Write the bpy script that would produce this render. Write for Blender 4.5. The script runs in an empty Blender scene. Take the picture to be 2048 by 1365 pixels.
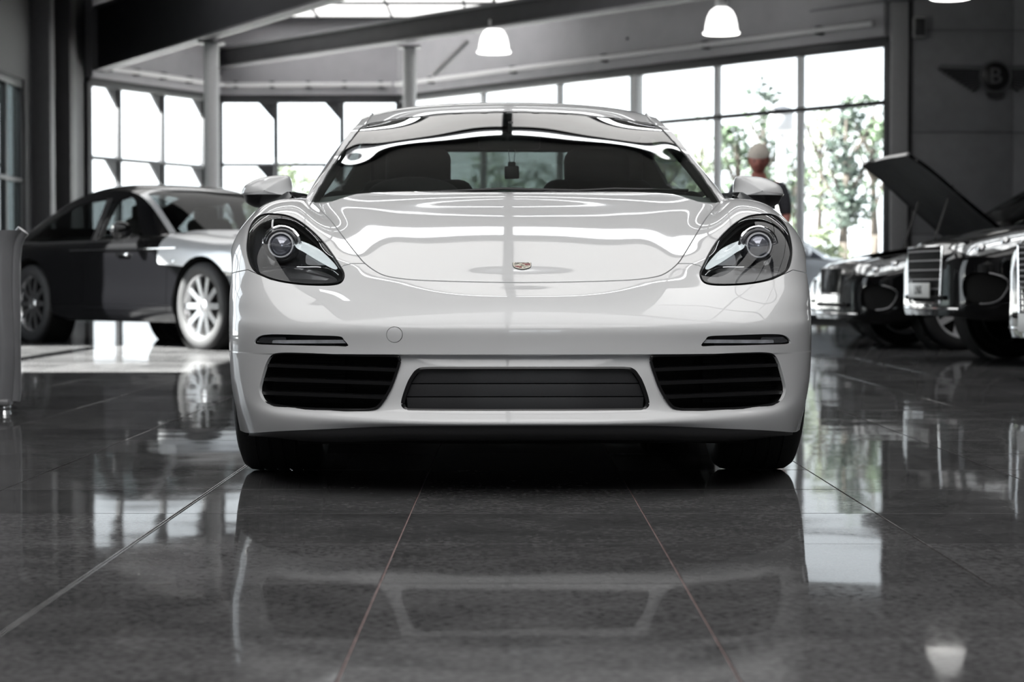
import bpy, bmesh, math, random
import numpy as np
from mathutils import Vector, Matrix
random.seed(7); rng = np.random.default_rng(7)
SC = bpy.context.scene; COL = SC.collection

# ------------------------------------------------------------------ camera, world, sun, exposure
FPX, CAMH, HOR, VPX = 3982.0, 0.59, 569.0, 1021.0          # focal length in px of a 2048 wide frame
cam_d = bpy.data.cameras.new('camera'); cam = bpy.data.objects.new('camera', cam_d); COL.objects.link(cam)
cam_d.sensor_width = 36.0; cam_d.lens = FPX / 2048 * 36.0
cam.location = (0, 0, CAMH)
cam.rotation_euler = (math.pi/2 - math.atan((682.5-HOR)/FPX), 0, -math.atan((1024-VPX)/FPX))
cam_d.dof.use_dof = True; cam_d.dof.focus_distance = 5.75; cam_d.dof.aperture_fstop = 4.6
cam_d.clip_end = 500
SC.camera = cam
SKY = 3.4
w = bpy.data.worlds.new('sky'); SC.world = w; w.use_nodes = True
nt = w.node_tree; bg = nt.nodes['Background']
tc = nt.nodes.new('ShaderNodeTexCoord'); sx = nt.nodes.new('ShaderNodeSeparateXYZ'); rp = nt.nodes.new('ShaderNodeValToRGB')
rp.color_ramp.elements[0].position = 0.0; rp.color_ramp.elements[0].color = (0.93, 0.96, 1, 1)
rp.color_ramp.elements[1].position = 1.0; rp.color_ramp.elements[1].color = (0.80, 0.88, 1, 1)
nt.links.new(tc.outputs['Generated'], sx.inputs[0]); nt.links.new(sx.outputs['Z'], rp.inputs[0]); nt.links.new(rp.outputs[0], bg.inputs[0])
bg.inputs[1].default_value = SKY
sun_d = bpy.data.lights.new('sun', 'SUN'); sun = bpy.data.objects.new('sun', sun_d); COL.objects.link(sun)
sun_d.energy = 75; sun_d.angle = math.radians(0.6); sun_d.color = (1, 0.97, 0.93)
sun.rotation_euler = Vector((1.0, 0.03, -0.78)).to_track_quat('-Z', 'Y').to_euler()
vs = SC.view_settings; vs.view_transform = 'Standard'; vs.look = 'None'; vs.gamma = 1.0; vs.use_curve_mapping = False
vs.exposure = 0.07
SC.cycles.use_denoising = True
SC.cycles.max_bounces = 10; SC.cycles.transparent_max_bounces = 16; SC.cycles.glossy_bounces = 6
SC.cycles.sample_clamp_indirect = 6.0; SC.cycles.caustics_reflective = False; SC.cycles.caustics_refractive = False

# ------------------------------------------------------------------ materials (all node based)
MATS = {}
def M(name, col=(.8,.8,.8), rough=.5, metal=0, coat=0, spec=.5, var=.06, scale=20, bump=0, emit=0, rvar=.04, trans=0, ior=1.5, coatr=.02):
    if name in MATS: return MATS[name]
    m = bpy.data.materials.new(name); m.use_nodes = True; t = m.node_tree; b = t.nodes['Principled BSDF']
    L = t.links.new
    tcn = t.nodes.new('ShaderNodeTexCoord'); nz = t.nodes.new('ShaderNodeTexNoise'); nz.inputs['Scale'].default_value = scale; nz.inputs['Detail'].default_value = 4
    L(tcn.outputs['Object'], nz.inputs['Vector'])
    r = t.nodes.new('ShaderNodeValToRGB'); e = r.color_ramp.elements
    e[0].position, e[1].position = .3, .7
    e[0].color = (*[c*(1-var) for c in col], 1); e[1].color = (*[min(1, c*(1+var)) for c in col], 1)
    L(nz.outputs['Fac'], r.inputs[0]); L(r.outputs[0], b.inputs['Base Color'])
    if rvar:
        mr = t.nodes.new('ShaderNodeMapRange'); mr.inputs[3].default_value = max(0, rough*(1-rvar)); mr.inputs[4].default_value = min(1, rough*(1+rvar))
        L(nz.outputs['Fac'], mr.inputs[0]); L(mr.outputs[0], b.inputs['Roughness'])
    else: b.inputs['Roughness'].default_value = rough
    b.inputs['Metallic'].default_value = metal; b.inputs['Coat Weight'].default_value = coat; b.inputs['Coat Roughness'].default_value = coatr
    b.inputs['Specular IOR Level'].default_value = spec; b.inputs['IOR'].default_value = ior
    b.inputs['Transmission Weight'].default_value = trans
    if bump:
        bp = t.nodes.new('ShaderNodeBump'); bp.inputs['Strength'].default_value = bump; bp.inputs['Distance'].default_value = .01
        L(nz.outputs['Fac'], bp.inputs['Height']); L(bp.outputs[0], b.inputs['Normal'])
    if emit:
        L(r.outputs[0], b.inputs['Emission Color']); b.inputs['Emission Strength'].default_value = emit
    MATS[name] = m; return m
def Mglass(name, tint=(.9,.95,.93), ior=1.5, rough=0.0, boost=1.0):
    """thin sheet of glass: Fresnel mix of see-through and mirror"""
    if name in MATS: return MATS[name]
    m = bpy.data.materials.new(name); m.use_nodes = True; t = m.node_tree; L = t.links.new
    t.nodes.remove(t.nodes['Principled BSDF']); out = t.nodes['Material Output']
    lw = t.nodes.new('ShaderNodeLayerWeight'); lw.inputs[0].default_value = .5; f0 = ((ior-1)/(ior+1))**2      # Schlick term, the same from both faces of the sheet
    pw_ = t.nodes.new('ShaderNodeMath'); pw_.operation = 'POWER'; pw_.inputs[1].default_value = 5; L(lw.outputs['Facing'], pw_.inputs[0])
    mu = t.nodes.new('ShaderNodeMath'); mu.operation = 'MULTIPLY_ADD'; mu.inputs[1].default_value = (1-f0)*boost; mu.inputs[2].default_value = f0*boost; mu.use_clamp = True
    L(pw_.outputs[0], mu.inputs[0])
    tr = t.nodes.new('ShaderNodeBsdfTransparent'); gl = t.nodes.new('ShaderNodeBsdfGlossy'); gl.inputs['Roughness'].default_value = rough
    nz = t.nodes.new('ShaderNodeTexNoise'); nz.inputs['Scale'].default_value = 3
    r = t.nodes.new('ShaderNodeValToRGB'); r.color_ramp.elements[0].color = (*[c*.985 for c in tint], 1); r.color_ramp.elements[1].color = (*tint, 1)
    L(nz.outputs['Fac'], r.inputs[0]); L(r.outputs[0], tr.inputs[0])
    mx = t.nodes.new('ShaderNodeMixShader'); L(mu.outputs[0], mx.inputs[0]); L(tr.outputs[0], mx.inputs[1]); L(gl.outputs[0], mx.inputs[2]); L(mx.outputs[0], out.inputs[0])
    MATS[name] = m; return m

PAINT   = M('white_paint', (.76,.765,.775), .32, 0, 1.0, .25, .012, 900, rvar=.02, coatr=.012)
BLACKPL = M('black_plastic', (.022,.022,.024), .42, var=.15, scale=300)
SATIN   = M('satin_black', (.012,.012,.013), .28, var=.1, scale=200)
DEEP    = M('matt_black', (.006,.006,.006), .8, spec=.2, var=.2, scale=60)
RUBBER  = M('tyre_rubber', (.018,.018,.019), .62, spec=.35, var=.2, scale=150, bump=.05)
SEAL    = M('black_rubber_seal', (.008,.008,.008), .35, var=.1)
CHROME  = M('chrome', (.86,.87,.88), .07, 1, var=.02)
ALLOY   = M('alloy_silver', (.72,.72,.73), .22, 1, var=.04)
LEATHER = M('black_leather', (.010,.010,.011), .55, spec=.3, var=.2, scale=80, bump=.1)
GLASS_W = Mglass('windscreen_glass', (.50,.55,.53), 1.5, boost=2.7)
GLASS_L = Mglass('headlight_lens', (.92,.93,.94), 1.45, boost=.85)
GLASS_D = Mglass('tinted_car_glass', (.30,.32,.32), 1.5, boost=.6)
GLASS_B = Mglass('building_glass', (.95,.97,.97), 1.45, boost=1.0)

# ------------------------------------------------------------------ generic mesh helpers
def tag(o, label=None, cat=None, group=None, kind=None):
    if label: o['label'] = label
    if cat: o['category'] = cat
    if group: o['group'] = group
    if kind: o['kind'] = kind
    return o
def empty(name, loc=(0,0,0), rz=0, label=None, cat=None, group=None):
    o = bpy.data.objects.new(name, None); COL.objects.link(o); o.location = loc; o.rotation_euler = (0,0,rz); o.empty_display_size = .2
    return tag(o, label, cat, group)
def link(name, me, mat, parent=None):
    o = bpy.data.objects.new(name, me); COL.objects.link(o)
    if mat is not None and len(me.materials) == 0: me.materials.append(mat)
    if parent is not None: o.parent = parent
    return o
def mk(name, V, F, mat, parent=None, N=None, smooth=True):
    V = np.asarray(V, float); F = np.asarray(F, int) if not isinstance(F, list) else F
    me = bpy.data.meshes.new(name)
    if isinstance(F, list):
        me.from_pydata([tuple(v) for v in V], [], [tuple(f) for f in F])
    else:
        k = F.shape[1]; me.vertices.add(len(V)); me.vertices.foreach_set('co', V.ravel())
        me.loops.add(F.size); me.loops.foreach_set('vertex_index', F.ravel().astype(np.int32))
        me.polygons.add(len(F)); me.polygons.foreach_set('loop_start', np.arange(0, F.size, k, dtype=np.int32))
    me.polygons.foreach_set('use_smooth', np.full(len(me.polygons), smooth)); me.update(calc_edges=True); me.validate()
    if N is not None and len(me.vertices) == len(N):
        me.normals_split_custom_set_from_vertices([tuple(n) for n in N])
    return link(name, me, mat, parent)
class MB:
    """collects simple solids into one mesh part"""
    def __init__(s): s.bm = bmesh.new()
    def box(s, c, size, bevel=0, rot=None, seg=2):
        r = bmesh.ops.create_cube(s.bm, size=1); vs_ = r['verts']
        bmesh.ops.scale(s.bm, vec=size, verts=vs_)
        if bevel:
            es = list({e for v in vs_ for e in v.link_edges})
            q = bmesh.ops.bevel(s.bm, geom=es, offset=bevel, segments=seg, affect='EDGES', profile=.5)
            vs_ = list({v for f in q['faces'] for v in f.verts} | {v for v in vs_ if v.is_valid})
        if rot is not None: bmesh.ops.rotate(s.bm, cent=(0,0,0), matrix=rot, verts=vs_)
        bmesh.ops.translate(s.bm, vec=c, verts=vs_); return s
    def cyl(s, p0, p1, r0, r1=None, n=16, cap=True):
        p0, p1 = Vector(p0), Vector(p1); d = p1-p0; r1 = r0 if r1 is None else r1
        mtx = Matrix.Translation((p0+p1)/2) @ d.to_track_quat('Z','Y').to_matrix().to_4x4()
        bmesh.ops.create_cone(s.bm, cap_ends=cap, segments=n, radius1=r0, radius2=r1, depth=d.length, matrix=mtx); return s
    def sph(s, c, r, scale=(1,1,1), u=20, v=12):
        q = bmesh.ops.create_uvsphere(s.bm, u_segments=u, v_segments=v, radius=r)
        bmesh.ops.scale(s.bm, vec=scale, verts=q['verts']); bmesh.ops.translate(s.bm, vec=c, verts=q['verts']); return s
    def lathe(s, prof, axis_o=(0,0,0), axis='Z', n=32, mtx=None):
        rows = []
        for r, h in prof:
            row = []
            for i in range(n):
                a = 2*math.pi*i/n
                p = (r*math.cos(a), r*math.sin(a), h) if axis == 'Z' else ((h, r*math.cos(a), r*math.sin(a)) if axis == 'X' else (r*math.cos(a), h, r*math.sin(a)))
                p = Vector(p)
                if mtx is not None: p = mtx @ p
                row.append(s.bm.verts.new(p + Vector(axis_o)))
            rows.append(row)
        for a, b in zip(rows[:-1], rows[1:]):
            for i in range(n): s.bm.faces.new((a[i], a[(i+1)%n], b[(i+1)%n], b[i]))
        return s
    def poly(s, pts):
        s.bm.faces.new([s.bm.verts.new(p) for p in pts]); return s
    def prism(s, pts, vec):
        a = [s.bm.verts.new(p) for p in pts]; b = [s.bm.verts.new(Vector(p)+Vector(vec)) for p in pts]; n = len(a)
        s.bm.faces.new(a); s.bm.faces.new(b[::-1])
        for i in range(n): s.bm.faces.new((a[i], b[i], b[(i+1)%n], a[(i+1)%n]))
        return s
    def tube(s, pts, r, n=8, closed=False):
        pts = [Vector(p) for p in pts]; rows = []; m = len(pts)
        up = Vector((0,0,1))
        for i, p in enumerate(pts):
            t = (pts[(i+1)%m]-pts[i-1]) if closed else (pts[min(i+1,m-1)]-pts[max(i-1,0)])
            t.normalize(); a = t.cross(up)
            if a.length < 1e-3: a = t.cross(Vector((1,0,0)))
            a.normalize(); b = t.cross(a); rr = r[i] if isinstance(r, (list, tuple)) else r
            rows.append([s.bm.verts.new(p + a*rr*math.cos(2*math.pi*k/n) + b*rr*math.sin(2*math.pi*k/n)) for k in range(n)])
        for i in range(m if closed else m-1):
            x, y = rows[i], rows[(i+1)%m]
            for k in range(n): s.bm.faces.new((x[k], x[(k+1)%n], y[(k+1)%n], y[k]))
        if not closed:
            s.bm.faces.new(rows[0][::-1]); s.bm.faces.new(rows[-1])
        return s
    def build(s, name, mat, parent=None, smooth=True, angle=40):
        bmesh.ops.recalc_face_normals(s.bm, faces=s.bm.faces)
        me = bpy.data.meshes.new(name); s.bm.to_mesh(me); s.bm.free()
        if smooth:
            me.polygons.foreach_set('use_smooth', [True]*len(me.polygons)); me.set_sharp_from_angle(angle=math.radians(angle))
        return link(name, me, mat, parent)
def text_mesh(txt, size, depth, mat, name, parent, mtx):
    cu = bpy.data.curves.new('t', 'FONT'); cu.body = txt; cu.size = size; cu.extrude = depth; cu.align_x = 'CENTER'; cu.align_y = 'CENTER'; cu.resolution_u = 3
    o = bpy.data.objects.new('t', cu); COL.objects.link(o)
    me = bpy.data.meshes.new_from_object(o.evaluated_get(bpy.context.evaluated_depsgraph_get())); me.name = name
    bpy.data.objects.remove(o); bpy.data.curves.remove(cu); me.transform(mtx)
    return link(name, me, mat, parent)
def copy_tree(o, parent=None):
    c = o.copy(); COL.objects.link(c); c.parent = parent
    for ch in list(o.children): copy_tree(ch, c)
    return c

# ------------------------------------------------------------------ spline sheets and cutting
def cspline(t, P, tq):
    t = np.asarray(t, float); P = np.asarray(P, float); n = len(t); sh = P.shape[1:]; Q = P.reshape(n, -1); h = np.diff(t)
    A = np.zeros((n, n)); B = np.zeros((n, Q.shape[1])); A[0,0] = A[-1,-1] = 1
    for i in range(1, n-1):
        A[i,i-1], A[i,i], A[i,i+1] = h[i-1], 2*(h[i-1]+h[i]), h[i]
        B[i] = 6*((Q[i+1]-Q[i])/h[i] - (Q[i]-Q[i-1])/h[i-1])
    Mm = np.linalg.solve(A, B); k = np.clip(np.searchsorted(t, tq, 'right')-1, 0, n-2)
    hk = h[k][:,None]; a = (t[k+1]-tq)[:,None]; b = (tq-t[k])[:,None]
    R = Mm[k]*a**3/(6*hk) + Mm[k+1]*b**3/(6*hk) + (Q[k]/hk-Mm[k]*hk/6)*a + (Q[k+1]/hk-Mm[k+1]*hk/6)*b
    return R.reshape((len(tq),)+sh)
class Tri:
    def __init__(s, V, N, T, A): s.V, s.N, s.T, s.A = V, N, T, A       # A: per-vertex attributes, last column = on-cut flag
    def copy(s): return Tri(s.V.copy(), s.N.copy(), s.T.copy(), s.A.copy())
def chord(P, axis):
    d = np.linalg.norm(np.diff(P, axis=axis), axis=2).mean(axis=1-axis)
    return np.concatenate([[0], np.cumsum(d)])
def sheet(net, nr, nc, flip=False, linear_rows=False):
    """net (rows, cols, 3) -> dense smooth sheet; attributes u (0..1 along columns), v (0..1 along rows)"""
    net = np.asarray(net, float); tv, tu = chord(net, 0), chord(net, 1)
    qv, qu = np.linspace(0, tv[-1], nr), np.linspace(0, tu[-1], nc)
    D = cspline(tu, net.transpose(1,0,2), qu).transpose(1,0,2)
    if linear_rows: D = np.stack([np.stack([np.interp(qv, tv, D[:,c,k]) for c in range(nc)],1) for k in range(3)], 2)
    else: D = cspline(tv, D, qv)
    du = np.gradient(D, axis=1); dv = np.gradient(D, axis=0); Nn = np.cross(du, dv); Nn /= np.linalg.norm(Nn, axis=2, keepdims=True)+1e-12
    if flip: Nn = -Nn
    idx = np.arange(nr*nc).reshape(nr, nc); a, b, c, d = idx[:-1,:-1], idx[:-1,1:], idx[1:,1:], idx[1:,:-1]
    T = np.concatenate([np.stack([a,b,c],-1).reshape(-1,3), np.stack([a,c,d],-1).reshape(-1,3)])
    if flip: T = T[:, ::-1]
    uu, vv = np.meshgrid(qu/tu[-1], qv/tv[-1])
    return Tri(D.reshape(-1,3), Nn.reshape(-1,3), T, np.stack([uu.ravel(), vv.ravel(), np.zeros(nr*nc)], 1))
def soften(m, nr, nc, sig, mask=None):
    """gaussian fairing of a dense sheet (sig in metres); borders are extended linearly and stay put"""
    D = m.V.reshape(nr, nc, 3).copy(); O = D.copy()
    for ax in (0, 1):
        st = np.linalg.norm(np.diff(D, axis=ax), axis=2).mean(); sg = sig/st; k = int(3*sg)+1; g = np.exp(-.5*(np.arange(-k, k+1)/sg)**2); g /= g.sum()
        D = np.moveaxis(D, ax, 0); a = 2*D[:1]-D[k:0:-1]; b = 2*D[-1:]-D[-2:-k-2:-1]; E = np.concatenate([a, D, b])
        D = sum(g[i]*E[i:i+len(D)] for i in range(2*k+1)); D = np.moveaxis(D, 0, ax)
    if mask is not None: w_ = mask(m.V).reshape(nr, nc, 1); D = O*(1-w_)+D*w_
    du = np.gradient(D, axis=1); dv = np.gradient(D, axis=0); N = np.cross(du, dv); N /= np.linalg.norm(N, axis=2, keepdims=True)+1e-12; N = N.reshape(-1,3)
    if (N*m.N).sum() < 0: N = -N
    return Tri(D.reshape(-1,3), N, m.T, m.A)
def compact(m):
    used = np.unique(m.T); mp = -np.ones(len(m.V), int); mp[used] = np.arange(len(used))
    return Tri(m.V[used], m.N[used], mp[m.T], m.A[used])
def clip(m, phi, cid=1):
    """keep phi < 0; new vertices on phi = 0 get flag cid"""
    phi = np.where(np.abs(phi) < 1e-5, 1e-5, phi); ins = phi < 0; cnt = ins[m.T].sum(1)
    keep = m.T[cnt == 3]; V, N, A = [m.V], [m.N], [m.A]; cache = {}; nxt = len(m.V); newV, newN, newA, out = [], [], [], []
    def cross(i, j):
        nonlocal nxt
        k = (i, j) if i < j else (j, i)
        if k not in cache:
            t = phi[k[0]]/(phi[k[0]]-phi[k[1]])
            newV.append(m.V[k[0]]*(1-t)+m.V[k[1]]*t); nn = m.N[k[0]]*(1-t)+m.N[k[1]]*t; newN.append(nn/(np.linalg.norm(nn)+1e-12))
            aa = m.A[k[0]]*(1-t)+m.A[k[1]]*t; aa[-1] = cid; newA.append(aa); cache[k] = nxt; nxt += 1
        return cache[k]
    for t in m.T[(cnt == 1) | (cnt == 2)]:
        i = [int(x) for x in t]; s = [bool(ins[x]) for x in i]
        if sum(s) == 1:
            k = s.index(True); a, b, c = i[k], i[(k+1)%3], i[(k+2)%3]; out.append((a, cross(a,b), cross(a,c)))
        else:
            k = s.index(False); a, b, c = i[k], i[(k+1)%3], i[(k+2)%3]; ab, ac = cross(a,b), cross(a,c); out += [(ab, b, c), (ab, c, ac)]
    if newV: V.append(np.array(newV)); N.append(np.array(newN)); A.append(np.array(newA))
    T = np.concatenate([keep, np.array(out, int).reshape(-1,3)])
    if len(T) == 0: return Tri(np.zeros((0,3)), np.zeros((0,3)), np.zeros((0,3), int), np.zeros((0,m.A.shape[1])))
    return compact(Tri(np.concatenate(V), np.concatenate(N), T, np.concatenate(A)))
def lip(m, depth, cids=None, vec=None):
    """rim wall along the cut edges, folding inwards by depth (against the normal, or along vec)"""
    if len(m.T) == 0: return m
    E = np.concatenate([m.T[:,[0,1]], m.T[:,[1,2]], m.T[:,[2,0]]]); S = np.sort(E, 1)
    key = S[:,0]*len(m.V)+S[:,1]; u, inv, c = np.unique(key, return_inverse=True, return_counts=True)
    fl = m.A[:,-1]; ok = (c[inv] == 1) & (fl[E[:,0]] > 0) & (fl[E[:,1]] > 0)
    if cids is not None: ok &= np.isin(fl[E[:,0]], cids) & np.isin(fl[E[:,1]], cids)
    B = E[ok]
    if len(B) == 0: return m
    used = np.unique(B); mp = {int(x): i for i, x in enumerate(used)}; n0 = len(m.V); k = len(used)
    P0 = m.V[used]; P1 = P0 - m.N[used]*depth if vec is None else P0 + np.asarray(vec)*depth
    T = []; acc = np.zeros((k,3))
    for a, b in B:
        ia, ib = mp[int(a)], mp[int(b)]
        T += [(n0+ib, n0+ia, n0+k+ia), (n0+ib, n0+k+ia, n0+k+ib)]
        nn = np.cross(P0[ia]-P0[ib], P1[ia]-P0[ib]); nn /= np.linalg.norm(nn)+1e-12; acc[ia] += nn; acc[ib] += nn
    acc /= np.linalg.norm(acc, axis=1, keepdims=True)+1e-12; A1 = m.A[used].copy(); A1[:,-1] = 0
    return Tri(np.concatenate([m.V, P0, P1]), np.concatenate([m.N, acc, acc]), np.concatenate([m.T, np.array(T)]), np.concatenate([m.A, A1, A1]))
def rim(m, d0, d1, cids):
    """only the wall strip between two depths along the given cuts"""
    a = lip(shell(m, d0), d1-d0, cids); n = len(m.T); return compact(Tri(a.V, a.N, a.T[n:], a.A))
def grid_tri(G, closed=False):
    """rows of points -> Tri with smooth normals"""
    G = np.asarray(G, float); nr, nc = G.shape[:2]; idx = np.arange(nr*nc).reshape(nr, nc)
    if closed: idx = np.concatenate([idx, idx[:, :1]], 1)
    a, b, c, d = idx[:-1,:-1], idx[:-1,1:], idx[1:,1:], idx[1:,:-1]
    T = np.concatenate([np.stack([a,b,c],-1).reshape(-1,3), np.stack([a,c,d],-1).reshape(-1,3)]); V = G.reshape(-1,3); N = np.zeros_like(V)
    fn = np.cross(V[T[:,1]]-V[T[:,0]], V[T[:,2]]-V[T[:,0]])
    for k in range(3): np.add.at(N, T[:,k], fn)
    N /= np.linalg.norm(N, axis=1, keepdims=True)+1e-12
    return Tri(V, N, T, np.zeros((len(V),3)))
def join(*ms):
    V, N, T, A, o = [], [], [], [], 0
    for m in ms:
        V.append(m.V); N.append(m.N); T.append(m.T+o); A.append(m.A); o += len(m.V)
    return Tri(np.concatenate(V), np.concatenate(N), np.concatenate(T), np.concatenate(A))
def shell(m, t):
    """offset a sheet inwards by t"""
    return Tri(m.V - m.N*t, m.N, m.T, m.A)
def emit(m, name, mat, parent): return mk(name, m.V, m.T, mat, parent, m.N)
def smooth_poly(pts, n=8, closed=True):
    P = np.asarray(pts, float); k = len(P); out = []
    for i in range(k if closed else k-1):
        p0, p1, p2, p3 = (P[(i-1)%k], P[i], P[(i+1)%k], P[(i+2)%k]) if closed else (P[max(i-1,0)], P[i], P[i+1], P[min(i+2,k-1)])
        for t in np.linspace(0, 1, n, endpoint=False):
            out.append(.5*((2*p1)+(-p0+p2)*t+(2*p0-5*p1+4*p2-p3)*t*t+(-p0+3*p1-3*p2+p3)*t**3))
    if not closed: out.append(P[-1])
    return np.array(out)
def sdf(poly, x, y, margin=15):
    """signed distance to a closed polygon, negative inside"""
    poly = np.asarray(poly); out = np.full(len(x), 1e3); lo, hi = poly.min(0)-margin, poly.max(0)+margin
    sel = np.where((x > lo[0]) & (x < hi[0]) & (y > lo[1]) & (y < hi[1]))[0]
    if len(sel) == 0: return out
    X, Y = x[sel], y[sel]; d = np.full(len(sel), 1e9); ins = np.zeros(len(sel), bool); k = len(poly)
    for i in range(k):
        a, b = poly[i], poly[(i+1)%k]; e = b-a; L2 = e@e+1e-12
        t = np.clip(((X-a[0])*e[0]+(Y-a[1])*e[1])/L2, 0, 1); d = np.minimum(d, np.hypot(X-a[0]-t*e[0], Y-a[1]-t*e[1]))
        c = (a[1] > Y) != (b[1] > Y)
        with np.errstate(divide='ignore', invalid='ignore'): xi = (b[0]-a[0])*(Y-a[1])/(b[1]-a[1]+1e-30)+a[0]
        ins ^= c & (X < xi)
    out[sel] = np.where(ins, -d, d); return out

# ================================================================== the showroom
HALL_L, HALL_R, HALL_B, ZC = -8.0, 12.5, -8.0, 5.75
def gpt(px, d): return ((px-VPX)/FPX*d, d)
GA, GB, GC, GD = (-7.95,37.55), (-6.0,41.1), (-2.28,41.1), (5.94,31.35)
# ---- floor: grout slab + tiles
def tile_mat():
    m = bpy.data.materials.new('polished_tile'); m.use_nodes = True; t = m.node_tree; L = t.links.new; b = t.nodes['Principled BSDF']
    geo = t.nodes.new('ShaderNodeNewGeometry'); n1 = t.nodes.new('ShaderNodeTexNoise'); n1.inputs['Scale'].default_value = 5; n1.inputs['Detail'].default_value = 8; n1.inputs['Roughness'].default_value = .7
    n2 = t.nodes.new('ShaderNodeTexNoise'); n2.inputs['Scale'].default_value = 60; n2.inputs['Detail'].default_value = 5
    oi = t.nodes.new('ShaderNodeObjectInfo')
    L(geo.outputs['Position'], n1.inputs['Vector']); L(geo.outputs['Position'], n2.inputs['Vector'])
    mx = t.nodes.new('ShaderNodeMix'); mx.data_type = 'FLOAT'; mx.inputs[0].default_value = .55; L(n1.outputs['Fac'], mx.inputs[2]); L(n2.outputs['Fac'], mx.inputs[3])
    r = t.nodes.new('ShaderNodeValToRGB'); e = r.color_ramp.elements; e[0].position, e[1].position = .34, .68; e[0].color = (.028,.028,.029,1); e[1].color = (.118,.117,.119,1)
    L(mx.outputs[0], r.inputs[0])
    hs = t.nodes.new('ShaderNodeHueSaturation'); mr = t.nodes.new('ShaderNodeMapRange'); mr.inputs[3].default_value = .8; mr.inputs[4].default_value = 1.2
    L(oi.outputs['Random'], mr.inputs[0]); L(mr.outputs[0], hs.inputs['Value']); L(r.outputs[0], hs.inputs['Color']); t.nodes.remove(b); df = t.nodes.new('ShaderNodeBsdfDiffuse'); gl = t.nodes.new('ShaderNodeBsdfGlossy'); L(hs.outputs[0], df.inputs[0])
    m2 = t.nodes.new('ShaderNodeMapRange'); m2.inputs[1].default_value = .3; m2.inputs[2].default_value = .75; m2.inputs[3].default_value = .02; m2.inputs[4].default_value = .07; L(mx.outputs[0], m2.inputs[0]); L(m2.outputs[0], gl.inputs['Roughness'])
    n3 = t.nodes.new('ShaderNodeTexNoise'); n3.inputs['Scale'].default_value = 2.2; n3.inputs['Detail'].default_value = 1; L(geo.outputs['Position'], n3.inputs['Vector'])
    bp = t.nodes.new('ShaderNodeBump'); bp.inputs['Strength'].default_value = .06; bp.inputs['Distance'].default_value = .02; L(n3.outputs['Fac'], bp.inputs['Height']); L(bp.outputs[0], gl.inputs['Normal'])
    lw = t.nodes.new('ShaderNodeLayerWeight'); lw.inputs[0].default_value = .5; pw_ = t.nodes.new('ShaderNodeMath'); pw_.operation = 'POWER'; pw_.inputs[1].default_value = 8; L(lw.outputs['Facing'], pw_.inputs[0])
    ma = t.nodes.new('ShaderNodeMath'); ma.operation = 'MULTIPLY_ADD'; ma.inputs[1].default_value = .62; ma.inputs[2].default_value = .015; L(pw_.outputs[0], ma.inputs[0])
    ms = t.nodes.new('ShaderNodeMixShader'); L(ma.outputs[0], ms.inputs[0]); L(df.outputs[0], ms.inputs[1]); L(gl.outputs[0], ms.inputs[2]); L(ms.outputs[0], t.nodes['Material Output'].inputs[0])
    return m
TILE = tile_mat(); GROUT = M('grout', (.34,.24,.23), .8, var=.25, scale=15)
floor = MB().box(((HALL_L+HALL_R)/2, 17, -.054), (HALL_R-HALL_L+.6, 51, .1)).build('floor', GROUT, smooth=False); tag(floor, 'dark polished stone tile floor of the showroom', 'floor', kind='structure')
TP, TX0, TY0, GAP = .6, -.258, 6.31, .0017
def tile_mesh():
    bm = bmesh.new(); h = TP/2-GAP; b = .0013
    r0 = [bm.verts.new((x*h, y*h, -.006)) for x, y in ((-1,-1),(1,-1),(1,1),(-1,1))]; r1 = [bm.verts.new((x*h, y*h, -b*.6)) for x, y in ((-1,-1),(1,-1),(1,1),(-1,1))]
    r2 = [bm.verts.new((x*(h-b), y*(h-b), 0)) for x, y in ((-1,-1),(1,-1),(1,1),(-1,1))]
    for a, c in ((r0, r1), (r1, r2)):
        for i in range(4): bm.faces.new((a[i], a[(i+1)%4], c[(i+1)%4], c[i]))
    bm.faces.new(r2); me = bpy.data.meshes.new('tile'); bm.to_mesh(me); bm.free(); me.materials.append(TILE); return me
tme = tile_mesh(); cells = []
for i in range(-13, 22):
    for j in range(-24, 59):
        x, y = TX0+TP*(i+.5), TY0+TP*(j+.5)
        if HALL_L-.2 < x < HALL_R+.2 and HALL_B-.2 < y < 42:
            v = y > 3.0 and abs(x) < .2572*(y+.3)+.35; cells.append((0 if v else 1, y, x))
cells.sort(); NT = 300; far = MB()
for k, (nv, y, x) in enumerate(cells):
    ax, ay = random.gauss(0, .0007), random.gauss(0, .0007)
    if k < NT and nv == 0:
        o = bpy.data.objects.new('tile', tme); COL.objects.link(o); o.parent = floor; o.location = (x, y, 0); o.rotation_euler = (ax, ay, 0)
    else:
        h = TP/2-GAP; q = [(x+a*h, y+b*h, a*h*ay*-1+b*h*ax) for a, b in ((-1,-1),(1,-1),(1,1),(-1,1))]
        far.prism([(p[0], p[1], p[2]-.006) for p in q][::-1], (0,0,.006))
fo = far.build('tiles_far', TILE, floor, smooth=False); fo['kind'] = 'stuff'
STRIP = M('joint_metal', (.62,.62,.63), .25, 1, var=.1)
for dx, mt in ((-.004, STRIP), (.004, STRIP)):
    MB().box((TX0-TP+dx, 12, .0006), (.0022, 20, .0016)).build('joint_strip', mt, floor, smooth=False)
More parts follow.
